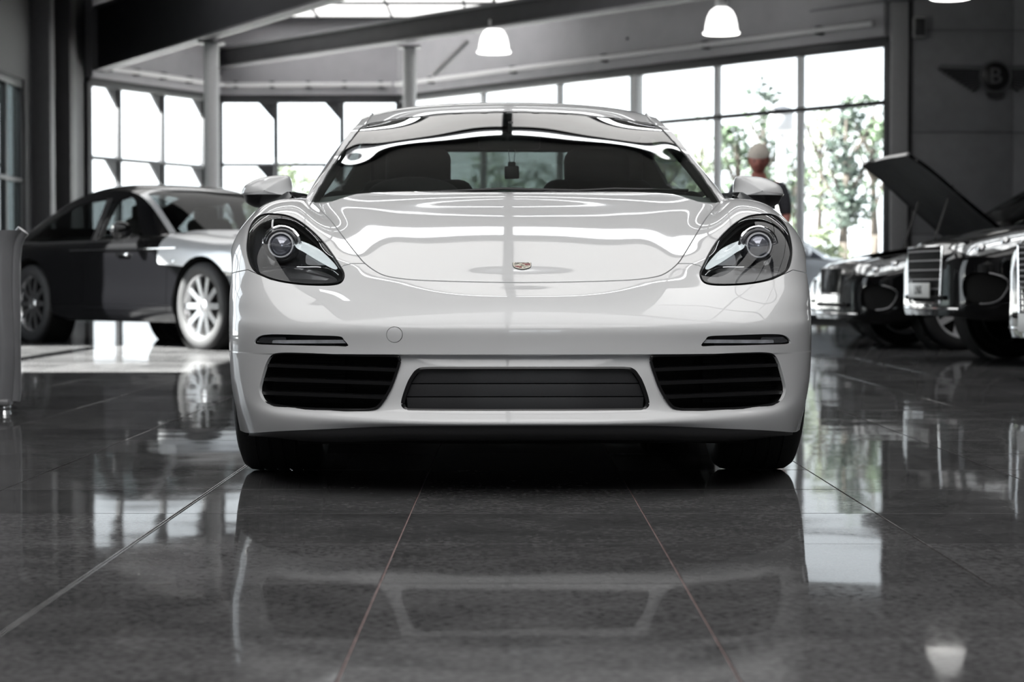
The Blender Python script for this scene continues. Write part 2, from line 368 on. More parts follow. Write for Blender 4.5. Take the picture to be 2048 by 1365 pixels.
# ---- glazed walls
FRAME = M('dark_window_frame', (.035,.036,.04), .45, var=.1); FASCIA = M('fascia_grey', (.40,.395,.415), .7, var=.05, scale=3)
WHITEP = M('white_painted_steel', (.78,.78,.79), .45, var=.03); WALLD = M('dark_wall', (.045,.045,.048), .6, var=.1, scale=4); WALLG = M('grey_wall_panel', (.27,.27,.285), .5, var=.08, scale=5)
BEAM = M('dark_beam', (.05,.05,.055), .5, var=.12, scale=3); FLANGE = M('beam_flange', (.22,.22,.23), .5, var=.08, scale=3); CEILM = M('ceiling_deck', (.20,.195,.19), .75, var=.05, scale=3)
def seg_frame(P, Q): d = Vector((Q[0]-P[0], Q[1]-P[1], 0)); L_ = d.length; d.normalize(); return d, L_, Vector((-d.y, d.x, 0)), math.atan2(d.y, d.x)
def glazing(n, P, Q, tpar, ztop, ztr, gusset):
    d, L_, nn, ang = seg_frame(P, Q); R = Matrix.Rotation(ang, 3, 'Z'); O = Vector((P[0], P[1], 0))
    wdw = empty(f'window_{n}', (P[0]+d.x*L_/2, P[1]+d.y*L_/2, 0)); tag(wdw, kind='structure'); wdw['label'] = ['','tall glazed wall panel behind the black and silver coupe','tall glazed wall across the far end of the hall','tall slanting glazed wall with trees beyond','glazed opening in the dark side wall with sun coming in','glazed double door behind the viewer','dim narrow window in the dark side wall'][n]
    off = -Vector(wdw.location)
    ts = [0]+list(tpar)+[1]
    for t in ts:
        c = O+d*(L_*t); wd = .09 if 0 < t < 1 else .14
        MB().box(c+off+Vector((0,0,ztop/2)), (wd,.12,ztop), .008, R).build('mullion', FRAME if n != 3 or t in (0,1) else WHITEP, wdw)
        if gusset and 0 < t < 1:
            for zz in (ztop, ztr):
                MB().prism([c+off+Vector((0,0,zz))-d*.05-nn*.03, c+off+Vector((0,0,zz))-d*.42-nn*.03, c+off+Vector((0,0,zz-.42))-d*.05-nn*.03], nn*.05).build('gusset', FRAME, wdw, smooth=False)
    for zz, hh in ((ztop, .16), (ztr, .07), (.05, .1)):
        MB().box(O+d*(L_/2)+off+Vector((0,0,zz)), (L_,.13,hh), .008, R).build('rail', FRAME, wdw)
    for a, b in zip(ts[:-1], ts[1:]):
        for z0, z1 in ((.1, ztr-.035), (ztr+.035, ztop-.08)):
            c = O+d*(L_*(a+b)/2)+off+Vector((0,0,(z0+z1)/2)); MB().box(c, (L_*(b-a)-.09, .012, z1-z0), 0, R).build('pane', GLASS_B if n != 6 else Mglass('dim_building_glass', (.30,.33,.33), 1.5), wdw, smooth=False)
    return wdw
def par(P, Q, px):
    k = (px-VPX)/FPX; return (k*P[1]-P[0])/((Q[0]-P[0])-k*(Q[1]-P[1]))
ZT = 4.4
glazing(1, GA, GB, [par(GA,GB,p_) for p_ in (238,325,408)], ZT, 2.98, True)
glazing(2, GB, GC, [par(GB,GC,p_) for p_ in (553,685)], ZT, 3.05, True)
glazing(3, GC, GD, [par(GC,GD,p_) for p_ in (967,1120,1272,1434,1600)], ZT, 3.45, False)
glazing(4, (HALL_L-.1,13.1), (HALL_L-.1,19.0), [.33,.66], 4.75, 3.3, False)
glazing(5, (2.2,HALL_B-.1), (.0,HALL_B-.1), [.5], 3.0, 2.3, False)
glazing(6, (HALL_L-.1,31.0), (HALL_L-.1,32.9), [.45], 3.9, 2.3, False)
def wallseg(name, P, Q, z0, z1, mat, th=.2, off=0, label=None):
    d, L_, nn, ang = seg_frame(P, Q); O = Vector((P[0], P[1], 0))
    o = MB().box((0,0,0), (L_, th, z1-z0), 0).build(name, mat, smooth=False); o.location = O+d*(L_/2)+nn*off+Vector((0,0,(z0+z1)/2)); o.rotation_euler.z = ang; tag(o, label, kind='structure'); return o
for i, (P, Q) in enumerate(((GA,GB),(GB,GC),(GC,GD))): wallseg(f'wall_fascia_{i+1}', P, Q, ZT+.08, ZC+.3, FASCIA, .25, 0, 'plain grey fascia band above the tall windows')
wallseg('wall_left_near', (HALL_L-.1,HALL_B-.2), (HALL_L-.1,13.1), 0, ZC+.3, WALLD, .2, 0, 'dark side wall nearest the camera')
wallseg('wall_left_mid', (HALL_L-.1,19.0), (HALL_L-.1,31.0), 0, ZC+.3, WALLD, .2, 0, 'dark side wall between the two side windows')
wallseg('wall_left_end', (HALL_L-.1,32.9), (HALL_L-.1,37.7), 0, ZC+.3, WALLD, .2, 0, 'dark side wall beside the far corner window')
wallseg('wall_left_over', (HALL_L-.1,13.1), (HALL_L-.1,19.0), 4.8, ZC+.3, WALLD, .2, 0, 'dark wall over the sunny side window')
wallseg('wall_left_lintel', (HALL_L-.1,31.0), (HALL_L-.1,32.9), 3.95, ZC+.3, WALLD, .2, 0, 'dark wall over the dim side window')
wr = wallseg('wall_right_end', (6.2,31.45), (HALL_R+.2,31.45), 0, ZC+.3, WALLD, .2, 0, 'grey panelled wall carrying the winged emblem')
for ix in range(4):
    for iz in range(4):
        MB().box((-3.15+.79+ix*1.58, -.115, -3.25+.8+iz*1.6), (1.57, .03, 1.588), .004).build('wall_panel', WALLG, wr)
wallseg('wall_right', (HALL_R+.1,HALL_B-.2), (HALL_R+.1,31.5), 0, ZC+.3, WALLG, .2, 0, 'grey side wall of the hall')
for a, b, z0 in ((HALL_L-.2,0,0),(0,2.2,3.05),(2.2,HALL_R+.2,0)): wallseg('wall_rear', (b,HALL_B-.1), (a,HALL_B-.1), z0, ZC+.3, WALLG, .2, 0, 'grey wall behind the viewer beside the glazed door')
pil = MB().box((0,0,ZC/2), (.27,.3,ZC), .01).build('trim_1', M('pale_pilaster', (.42,.42,.43), .6, var=.05)); pil.location = (6.08,31.35,0); tag(pil, 'pale pilaster between glazed wall and panelled wall', kind='structure')
for i, (y_, w_) in enumerate(((33.6,.35),(35.2,.5))):
    q = MB().box((0,0,ZC/2), (.35,w_,ZC), .01).build(f'trim_{i+2}', WALLD if i else M('pier_grey', (.09,.09,.095), .6, var=.08)); q.location = (HALL_L+.12, y_, 0); tag(q, 'dark pier standing against the side wall', kind='structure')
# ---- roof with opal rooflights, and some unseen glowing panels added for light
ceil = MB().box(((HALL_L+HALL_R)/2, 17, ZC+.35), (HALL_R-HALL_L+1, 51, .1)).build('ceiling', CEILM, smooth=False); tag(ceil, 'pale roof deck with opal rooflights', kind='structure')
OPAL = M('opal_roof_panel', (1,.985,.97), .5, emit=1.45, var=.02, scale=2); OPALR = M('opal_roof_panel_bright', (1,.985,.97), .5, emit=2.9, var=.02, scale=2); OPALS = M('opal_roof_panel_soft', (1,.97,.95), .5, emit=.85, var=.02, scale=2); CLEAR = M('clear_rooflight', (.97,.985,1), .5, emit=5.5, var=.01)
def rooflight(x0, x1, y0, y1, mat, nx, ny=1, name='rooflight_pane'):
    wx, wy = (x1-x0)/nx, (y1-y0)/ny
    for a in range(nx):
        for b in range(ny): MB().box((x0+wx*(a+.5), y0+wy*(b+.5), ZC+.285), (wx-.04, wy-.05, .02)).build(name, mat, ceil, smooth=False)
    for a in range(nx+1): MB().box((x0+wx*a, (y0+y1)/2, ZC+.26), (.035, y1-y0+.1, .07), .005).build('rooflight_bar', FRAME, ceil)
    for b in range(ny+1): MB().box(((x0+x1)/2, y0+wy*b, ZC+.26), (x1-x0, .06, .07), .005).build('rooflight_bar', FRAME, ceil)
for y_ in (-7.0,-2.2,2.6):
    for x0, x1 in ((-4.0,-.03),(.03,4.0)): rooflight(x0, x1, y_, y_+4.6, OPAL if y_ > 0 else OPALR, 2)  # unseen panels around and behind the camera glow stronger to light the bumper
rooflight(-5.4, -2.9, 7.4, 10.2, OPAL, 1); rooflight(1.7, 6.6, 7.4, 12.6, OPAL, 3, 2)
for x0, x1 in ((-5.0,-.03),(.03,5.0)):
    rooflight(max(x0,-3.3), min(x1,3.3), 13.2, 13.42, CLEAR, 2); rooflight(x0, x1, 13.45, 14.95, OPALS, 3)
rooflight(-2.4, -2.2, 10.4, 13.1, CLEAR, 1)
for y0, y1 in ((15.05,15.6),(16.5,16.7),(17.5,17.85)):
    for x0, x1 in ((-6.0,-.03),(.03,6.0)): rooflight(x0, x1, y0, y1, CLEAR, 2)
for y0, y1 in ((22.5,26.5),(28.5,32.0)): rooflight(-6.4, 2.0, y0, y1, OPAL, 3)  # unseen glowing panels added to brighten the fascia at the back
rooflight(-5.4, .6, 36.4, 40.6, OPAL, 4, 2)  # glow stands in for the lit white ceiling at the far end
for y_ in (19.6,21.6,27.5,33.5): MB().box((0,0,0), (HALL_R-HALL_L, .12, .26), .01).build('purlin', FLANGE, ceil).location = ((HALL_L+HALL_R)/2, y_, ZC+.12)
def beam(P, Q, label, h=.55, zb=5.0):
    d, L_, nn, ang = seg_frame(P, Q); b = empty('roof_beam', ((P[0]+Q[0])/2, (P[1]+Q[1])/2, zb), ang, label, 'beam', 'steel roof beams')
    MB().box((0,0,h/2), (L_,.06,h), 0).build('web', BEAM, b, smooth=False); MB().box((0,0,.02), (L_,.26,.04), .004).build('lower_flange', FLANGE, b); MB().box((0,0,h-.02), (L_,.26,.04), .004).build('upper_flange', FLANGE, b); return b
beam((-7.95,38.0), (3.5,17.6), 'deep dark roof beam running from the side wall over the black coupe', 1.2, 4.6)
beam((-5.95,40.9), (7.6,25.6), 'dark roof beam meeting the middle white column', .42)
beam((-2.3,42.0), (6.2,30.9), 'dark roof beam running beside the slanting glazed wall', .5)
for px, d_, lb in ((425,33.0,'white round steel column behind the black and silver coupe'),(820,37.0,'white round steel column rising behind the sports car roof'),(1272,35.9,'white round steel column in front of the slanting glazed wall')):
    x, y = gpt(px, d_); c = empty('steel_column', (x, y, 0), 0, lb, 'column', 'white steel columns'); zt_ = 4.6 if px == 425 else 5.0
    MB().cyl((0,0,0), (0,0,zt_), .125, n=24).build('shaft', WHITEP, c); MB().box((0,0,zt_-.02), (.4,.4,.04), .004).build('cap_plate', FLANGE, c); MB().box((0,0,.015), (.4,.4,.03), .004).build('base_plate', FLANGE, c)
for P, Q in ((GA,GB),(GB,GC),(GC,GD)):
    d, L_, nn, ang = seg_frame(P, Q); o = empty('curtain_rail', (P[0]-nn.x*-.0-nn.x*.22, P[1]-nn.y*.22, ZT+.28), ang, {0:'pale rail above the corner window',1:'pale rail above the far end window',2:'pale rail above the slanting glazed wall'}[((GA,GB),(GB,GC),(GC,GD)).index((P,Q))], 'rail', 'pale rails above the windows')
    MB().cyl((.15,0,0), (L_-.15,0,0), .045, n=12).build('tube', WHITEP, o)
    for t in np.linspace(.1,.9,5): MB().box((L_*t,.06,0), (.09,.16,.14), .005).build('bracket', FRAME, o)
# bracing strut on the middle column
st = MB().cyl((0,0,0), (.62,0,.62), .05, n=12).build('brace_strut', WHITEP); st.location = (gpt(868,36.0)[0], 36.0, 4.35); tag(st, 'short pale diagonal strut up to the roof beam', 'strut')
# ---- pendant lamps
LAMPW = M('lamp_opal', (1,.99,.97), .4, emit=2.6, var=.01)
def pendant(x, y, z, label):
    r = empty('pendant_lamp', (x, y, z), 0, label, 'lamp', 'white bell pendant lamps')
    MB().lathe([(.285,0),(.30,.012),(.285,.03),(.262,.05),(.252,.15),(.225,.27),(.18,.36),(.12,.41),(.10,.42)], n=40).build('shade', LAMPW, r)
    MB().lathe([(.10,.40),(.10,.55),(.085,.60),(.05,.62),(.0,.62)], n=24).build('gear_housing', WHITEP, r)
    MB().cyl((0,0,.62), (0,0,ZC+.25-z), .03, n=10).build('stem', FLANGE, r)
    MB().sph((0,0,.13), .09).build('bulb', M('bulb', (1,1,1), .5, emit=6), r)
pendant(*gpt(988,34.6), 4.6, 'white bell pendant lamp hanging over the sports car roof line')
pendant(*gpt(1441,32.0), 4.6, 'white bell pendant lamp in front of the slanting glazed wall')
pendant(6.25, 28.4, 4.65, 'white bell pendant lamp near the panelled emblem wall')

# ================================================================== the white sports car
NOSE = 5.43
def H(hx, py, v):                                   # half offset and row as seen square on from the camera's height -> metres in the car's own frame
    s = (NOSE+v)/FPX; return (hx*s, v, CAMH-(py-HOR)*s)
def proj(m):
    s = FPX/(NOSE+m.V[:,1]); return np.abs(m.V[:,0])*s, HOR-(m.V[:,2]-CAMH)*s
def mirror_net(rows):
    out = []
    for r in rows:
        L = [(-p[0], p[1], p[2]) for p in r[:0:-1]]; out.append(L+list(r))
    return np.array(out)
car = empty('sports_car', (.042, NOSE, 0), .019, 'white two-seat sports coupe with oval headlights parked facing out on the dark tiles', 'car')
PL = [0,.005,.023,.048,.085,.14,.225,.33,.43,.56]   # plan curve of the bumper
HX = [0,110,210,290,360,430,495,545,572,583]
def row(py, dv=0, hx=None, pyl=None):
    hx = hx or HX; dv = dv if isinstance(dv, list) else [dv]*10; py = py if isinstance(py, list) else [py]*10
    r = [H(hx[i], py[i], PL[i]+dv[i]) for i in range(10)]; z9 = r[9][2]
    return r+[(.889, .80, z9-.01), (.887, 1.25, z9-.03)]
def rown(pts, tail): return [H(*p) for p in pts]+tail
def hxs(a, b): return HX[:8]+[a, b]
ledge = [.030,.030,.029,.027,.024,.016,.008,.004,.002,.0]
lower = [
 row([853,853,853,854,857,860,863,866,865,860], [.012]*6+[.02,.03,.04,.05], HX[:7]+[538,553,562]),
 row([841,841,840,838,835,831,826,819,812,805], -.004, HX[:7]+[541,563,572]),
 row([822,822,822,822,821.5,820,814,802,792,786], [.012,.012,.012,.012,.012,.01,.008,.004,0,0], hxs(566,576)),
 row([780,780,780,780,780,780,777,770,763,757], [.018,.018,.018,.018,.016,.012,.008,.004,0,0], hxs(569,580)),
 row([738,738,738,738,738,738,737,735,732,729], [.020,.020,.020,.020,.018,.014,.009,.004,0,0], hxs(571,582)),
 row([712.5,712.5,712.3,712,711.5,711,710,708,706,704], ledge),
]
step = [
 row([712.5,712.5,712.3,712,711.5,711,710,708,706,704], ledge),
 row([709.5,709.5,709.3,709,708.5,708,707,705,703,701], .004)]
upper = [
 row([709.5,709.5,709.3,709,708.5,708,707,705,703,701], .004),
 row([680,680,680,680,680,679,677,675,673,671], 0),
 row([652,652,652,652,652,651.5,650,647,644,642], [.001]*5+[.004,.008,.01,.012,.015]),
 row([638,638,638,638,638,638,637,635,633,632], [.016,.016,.018,.020,.022,.025,.028,.03,.032,.04]),
 row([605,605,604.5,604,604,605,604,600,597,596], [.085,.088,.094,.10,.105,.107,.095,.085,.085,.10]),
]
def tail(x, v, z, x2, v2, z2): return [(x, v, z), (x2, v2, z2)]
upper += [
 rown([(0,566,.27),(110,565.5,.274),(210,563,.288),(290,561,.31),(360,566,.325),(430,572,.335),(495,567,.40),(538,558,.49),(565,554,.59),(581,553,.74)], tail(.897,1.0,.607,.890,1.28,.575)),
 rown([(0,533,.43),(110,532.5,.434),(210,531,.446),(290,531,.468),(352,536,.465),(430,530,.46),(495,522,.515),(545,515,.60),(566,512,.70),(577,513,.82)], tail(.893,1.05,.665,.890,1.30,.61)),
 rown([(0,503,.60),(110,502.5,.604),(210,502,.618),(285,503,.64),(345,505,.632),(425,491,.60),(492,481,.63),(540,477,.70),(558,478,.78),(568,482,.88)], tail(.884,1.10,.71,.890,1.34,.645)),
 rown([(0,470,.80),(110,470,.804),(210,470.5,.815),(283,472,.83),(347,474,.808),(420,458,.735),(480,447,.745),(522,446,.79),(542,450,.86),(553,457,.95)], tail(.874,1.15,.75,.890,1.37,.68)),
 rown([(0,439,1.0),(110,439,1.004),(210,440,1.012),(292,442,1.02),(365,445,.985),(420,427.5,.90),(470,420,.89),(503,421,.92),(522,427,.98),(532,434,1.06)], tail(.870,1.22,.78,.887,1.40,.72)),
 rown([(0,410,1.2),(110,410,1.203),(210,412,1.207),(305,415.5,1.20),(380,421,1.15),(425,407,1.05),(465,402.5,1.05),(491,406,1.07),(507,412,1.11),(516,420,1.17)], tail(.862,1.30,.81,.882,1.43,.76)),
 rown([(0,386,1.38),(110,387,1.376),(210,389.5,1.36),(305,396,1.32),(388,404,1.24),(420,399,1.18),(452,397.5,1.18),(476,401,1.20),(491,407,1.23),(500,415,1.28)], tail(.855,1.38,.832,.877,1.46,.79)),
 rown([(0,380,1.50),(110,381,1.495),(210,384,1.47),(305,391,1.42),(388,401,1.32),(415,397.5,1.28),(440,397,1.28),(462,401,1.30),(476,406,1.33),(486,413,1.37)], tail(.845,1.44,.845,.872,1.50,.80)),
]
def zc(v):                                          # bonnet centre line: slope eases off towards the windscreen
    t = np.clip((v-.27)/1.11, 0, 1.1); return .594+1.11*(.322*t-.0425*t*t) - .35*max(0, v-1.38)**2*4
def hood_row(vc, sweep, crown, hxl):
    out = []
    for h_ in hxl:
        v = vc
        for _ in range(4): x = h_*(NOSE+v)/FPX; v = vc+sweep*(x/.5)**2
        out.append((x, v, zc(v)-crown*x*x))
    return out
for r, (vc, sw, cr, hl_) in enumerate(((.43,.045,.035,(0,110,210,290,340)),(.60,.045,.040,(0,110,210,285,345)),(.80,.035,.040,(0,110,210,283,350)),(1.0,.0,.036,(0,110,210,292,365)),(1.2,-.035,.032,(0,110,210,305,382)),(1.38,-.07,.03,(0,110,210,305,390)),(1.50,-.085,.03,(0,110,210,305,390)))):
    upper[6+r][:5] = hood_row(vc, sw, cr, hl_)
U  = sheet(mirror_net(upper), 230, 421)
U = soften(U, 230, 421, .030, lambda V: np.clip((V[:,2]-.53)/.06, 0, 1))
Lw = sheet(mirror_net(lower), 80, 421)
St = sheet(mirror_net(step), 4, 421, linear_rows=True)
for m in (U, Lw, St):
    if (m.N[:,1]).mean() > 0: m.N *= -1; m.T = m.T[:, ::-1]
# ---- outlines (half offsets / rows of the square-on view)
HL = np.array([(532.8,428.5),(552.5,426.9),(579,429.8),(598.7,437),(618.5,449.6),(638.3,466.7),(655.4,485.2),(670,506.3),(681.8,526.1),(691,543.2),(691,556.4),(683,567),(664.7,571.5),(631.7,572),(592,569.6),(552.5,563),(526,553.8),(509,543.2),(499.8,528.7),(494.5,505),(495.8,481.2),(502.4,456.2),(515.6,437.7)])
HL[:,0] = 1041+(HL[:,0]-495)/195*5.5-HL[:,0]; HL = smooth_poly(HL, 5)
HOOD = smooth_poly([(-60,566),(0,565.7),(100,564.3),(205,561),(258,555.5),(286,547),(312,528),(330,505),(354,470),(377,437),(407,405.6)], 8, False)
HOOD = np.concatenate([HOOD, [(440,360),(440,250),(-60,250)]])
DRL = smooth_poly([(537,684),(529,674),(512,669.3),(470,669.3),(420,671),(371,673),(362,680),(353.5,692.8),(380,692.6),(424,692),(500,690),(532,688.5)], 5)
INT = smooth_poly([(527.5,782),(523,757),(513,725),(502,709.5),(482,705.5),(440,706),(402,707.5),(330,710.5),(262,712),(252.5,718),(253,730),(262,757),(272.5,782),(291.5,811),(307.5,819),(340,820.5),(437,817.7),(497,811),(518,803)], 5)
GRL = smooth_poly([(-60,738),(0,738),(120,738),(197,738),(215,742),(224,752),(233,768),(243,797),(244,811),(238,819.5),(222,821.5),(100,822.5),(0,822.5),(-60,822.5)], 5)
BF = np.array([(0,528),(318,527.5),(340,527.5),(357,532),(380,560),(500,560),(545,540),(560,543),(583,549),(600,551)])
hx, py = proj(U); front = (np.abs(U.A[:,0]-.5) < .415)
def fr(m): return np.abs(m.A[:,0]-.5) < .40 + 0*m.V[:,0]
def phi_of(m, poly, vmax=1.0):
    x, y = proj(m); p = sdf(poly, x, y); p[(m.V[:,1] > vmax)] = 1e3; return p
# side of the fender behind the silhouette must not be hit by the front-view outlines
def guard(m, p, lim): p[np.abs(m.V[:,0])*0 + np.abs(m.A[:,0]-.5) > lim] = 1e3; return p
ulim = .5*0.70
tu = chord(mirror_net(upper), 1); tu /= tu[-1]; ulim = tu[20]-.5            # silhouette column
p = guard(U, phi_of(U, HL), ulim); lensM = clip(U, p+4.0); sealM = clip(U, p)
p2 = guard(sealM, phi_of(sealM, HL), ulim); sealM = clip(sealM, -(p2+4.0), 3)
U1 = clip(U, -guard(U, phi_of(U, HL), ulim), 2)
hoodM = lip(clip(U1, guard(U1, phi_of(U1, HOOD, 9), ulim)+1.1, 4), .018, [4])
# long hood polygon needs a wide margin, so test by sign first
U2 = clip(U1, -(guard(U1, phi_of(U1, HOOD, 9), ulim)-1.1), 5)
def bfl(m):
    x, y = proj(m); f = y-np.interp(x, BF[:,0], BF[:,1]); return np.where(np.abs(m.A[:,0]-.5) > ulim, np.where(m.V[:,1] > .9, -50, y-550), f)
f = bfl(U2); fenderM = clip(U2, f+.9, 6); bumpM = clip(U2, -(f-.9), 7)
def arch(m, cv=.90, cz=.335, r=.365):
    q = r-np.hypot(m.V[:,1]-cv, m.V[:,2]-cz); q[np.abs(m.V[:,0]) < .55] = -1; return q
fenderM = clip(fenderM, arch(fenderM), 8); bumpM = clip(bumpM, arch(bumpM), 8); lowM = clip(Lw, arch(Lw), 8); stepM = clip(St, arch(St), 8)
def tow(m):
    x = m.V[:,0]*FPX/(NOSE+m.V[:,1]); y = proj(m)[1]; return np.hypot(x+262, y-669.6)-15.8
drlIn = clip(U2, guard(U2, phi_of(U2, DRL), ulim)+.5)
bumpM = clip(bumpM, -guard(bumpM, phi_of(bumpM, DRL), ulim), 9)
towM = lip(clip(bumpM, tow(bumpM)+.6, 10), .012, [10]); bumpM = clip(bumpM, -(tow(bumpM)-.6), 11)
def half_(m, s): return compact(Tri(m.V, m.N, m.T[(m.V[m.T[:,0],0]*s > 0)], m.A))
parts_b = []; ducts = []; slots = []
for m in (bumpM, stepM, lowM):
    m = clip(m, -guard(m, phi_of(m, INT), ulim), 12); m = clip(m, -guard(m, phi_of(m, GRL), ulim), 13)
    m = lip(m, .016, [2,5,7,11]); ducts.append(join(rim(m, .010, .075, [12]), rim(m, .010, .045, [13]))); slots.append(rim(m, .005, .022, [9])); m = lip(m, .005, [9]); m = lip(m, .010, [12]); m = lip(m, .010, [13]); m = lip(m, .03, [8])
    parts_b.append(m)
bmp = emit(join(*parts_b), 'front_bumper', PAINT, car); emit(join(*ducts), 'duct_walls', DEEP, bmp); [emit(half_(join(*slots), s), 'lamp_slot', SATIN, bmp) for s in (-1,1)]
hood = emit(hoodM, 'bonnet', PAINT, car)
tow_o = emit(towM, 'tow_eye_cover', PAINT, car)
fenderM = lip(lip(fenderM, .016, [2,5,6]), .03, [8])
for s in (-1, 1):
    m = compact(Tri(fenderM.V, fenderM.N, fenderM.T[(fenderM.V[fenderM.T[:,0],0]*s > 0)], fenderM.A)); emit(m, 'front_fender', PAINT, car)
# dark inner skin so that gaps read black
def half(m, s): return compact(Tri(m.V, m.N, m.T[(m.V[m.T[:,0],0]*s > 0)], m.A))
skin = clip(U, -(guard(U, phi_of(U, HL), ulim)+6)); skin = clip(skin, -(guard(skin, phi_of(skin, DRL), ulim)))
skin = clip(skin, -(guard(skin, phi_of(skin, INT), ulim))); skin = clip(skin, arch(skin))
emit(shell(skin, .02), 'inner_liner', DEEP, car)

# ---- headlights
HLINT = M('headlight_housing', (.035,.036,.04), .22, 0, .4, var=.2, scale=40)
HLBOWL = M('headlight_bezel', (.16,.16,.17), .25, .7, var=.15, scale=30)
LGUIDE = M('light_guide', (.86,.94,.96), .2, .0, .6, var=.05, scale=30, emit=.30)  # faint glow added in place of bright reflections on the strip
PROJ = M('projector_lens', (.30,.31,.36), .04, .6, .8, var=.2, scale=25)
def surf_v(m, hxq, pyq, s):
    x = m.V[:,0]*FPX/(NOSE+m.V[:,1])*s; y = proj(m)[1]; k = np.argsort((x-hxq)**2+(y-pyq)**2)[:4]; return m.V[k,1].mean()
for s in (-1, 1):
    hl = half(lensM, s)
    seal = half(sealM, s)
    root = emit(shell(lip(seal, .01, [1,3]), .004), 'headlight', SEAL, car)
    emit(lip(hl, .004, [1]), 'lens', GLASS_L, root)
    # bowl: the lens outline drawn back and in
    c = hl.V.mean(0); B = hl.V.copy(); dmin = np.abs(phi_of(hl, HL)); k = np.clip((dmin-4)/22, 0, 1)
    B[:,1] += .014+.15*np.sqrt(k); B[:,2] -= .0*k
    bowl = mk('housing', B, hl.T, HLINT, root)
    def at(h_, p_, dv): v = surf_v(hl, h_, p_, s)+dv; P = H(h_, p_, v); return Vector((P[0]*s, P[1], P[2]))
    def sweep(pts, dv, name, mat, wv=0):
        """flat ribbon through a closed outline, a few cm inside the lens, with thickness"""
        P = smooth_poly(pts, 4); mb = MB(); q = [at(a, b, dv) for a, b in P]; mb.prism(q, (0, .008, 0)); return mb.build(name, mat, root, angle=30)
    pc = at(477, 491, .035); ax = Vector((s*.05, -1, .08)).normalized(); mtx = ax.to_track_quat('Z','Y').to_matrix().to_4x4()
    MB().lathe([(.049,-.06),(.052,-.01),(.048,0),(.0455,.004),(.043,0),(.041,-.006)], pc, mtx=mtx, n=40).build('projector_shroud', HLBOWL, root)
    MB().lathe([(.0405,-.02),(.0405,.004),(.0385,.009),(.0345,.009),(.0325,.004),(.0325,-.02)], pc, mtx=mtx, n=40).build('projector_ring', M('projector_chrome', (.92,.92,.94), .28, .85, var=.04), root)
    MB().lathe([(.0325,-.006),(.030,.004),(.024,.013),(.016,.019),(.008,.0215),(.0005,.022)], pc, mtx=mtx, n=32).build('projector_lens', PROJ, root)
    MB().tube([pc+mtx@Vector((.058*math.cos(a), .058*math.sin(a), -.004)) for a in np.linspace(.1, 3.3, 16)], .0045, 8).build('reflector_arc', CHROME, root)
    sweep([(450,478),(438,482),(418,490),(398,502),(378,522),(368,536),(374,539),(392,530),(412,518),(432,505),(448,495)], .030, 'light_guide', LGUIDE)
    sweep([(430,521),(425,507),(408,519),(392,529),(396,531),(425,530)], .045, 'reflector_plate', M('satin_silver', (.5,.5,.52), .3, .8, var=.05))
    sweep([(520,545),(480,538),(440,537),(400,544),(372,558),(380,566),(430,567),(480,562),(510,555)], .030, 'lower_bezel', M('dark_bezel', (.02,.02,.022), .3, .0, .3, var=.2))
    MB().tube([at(a, b, .022) for a, b in smooth_poly([(515,535),(480,533),(440,535),(405,535),(380,541),(366,552)], 4, False)], .0022, 6).build('trim_line', CHROME, root)
# ---- daytime lamp strips
DRLM = M('lamp_strip_clear', (.75,.76,.78), .15, .0, 1, var=.25, scale=25)
for s in (-1, 1):
    d = half(drlIn, s); root = emit(shell(d, .017), 'lamp_strip', SATIN, car)
    ins_ = clip(d, sdf(DRL, *proj(d))+3.2); emit(lip(shell(ins_, .003), .008, [1]), 'lamp_cover', Mglass('lamp_cover_glass', (.85,.86,.88), 1.5, boost=1.2), root)
    x, y = proj(ins_); bar = clip(ins_, np.maximum(np.abs(y-684)-3.4, x-505)); emit(shell(bar, .0055), 'light_bar', DRLM, root)
    bar = clip(ins_, np.maximum(np.abs(y-681)-6, 478-x)); emit(shell(bar, .006), 'reflector', CHROME, root)

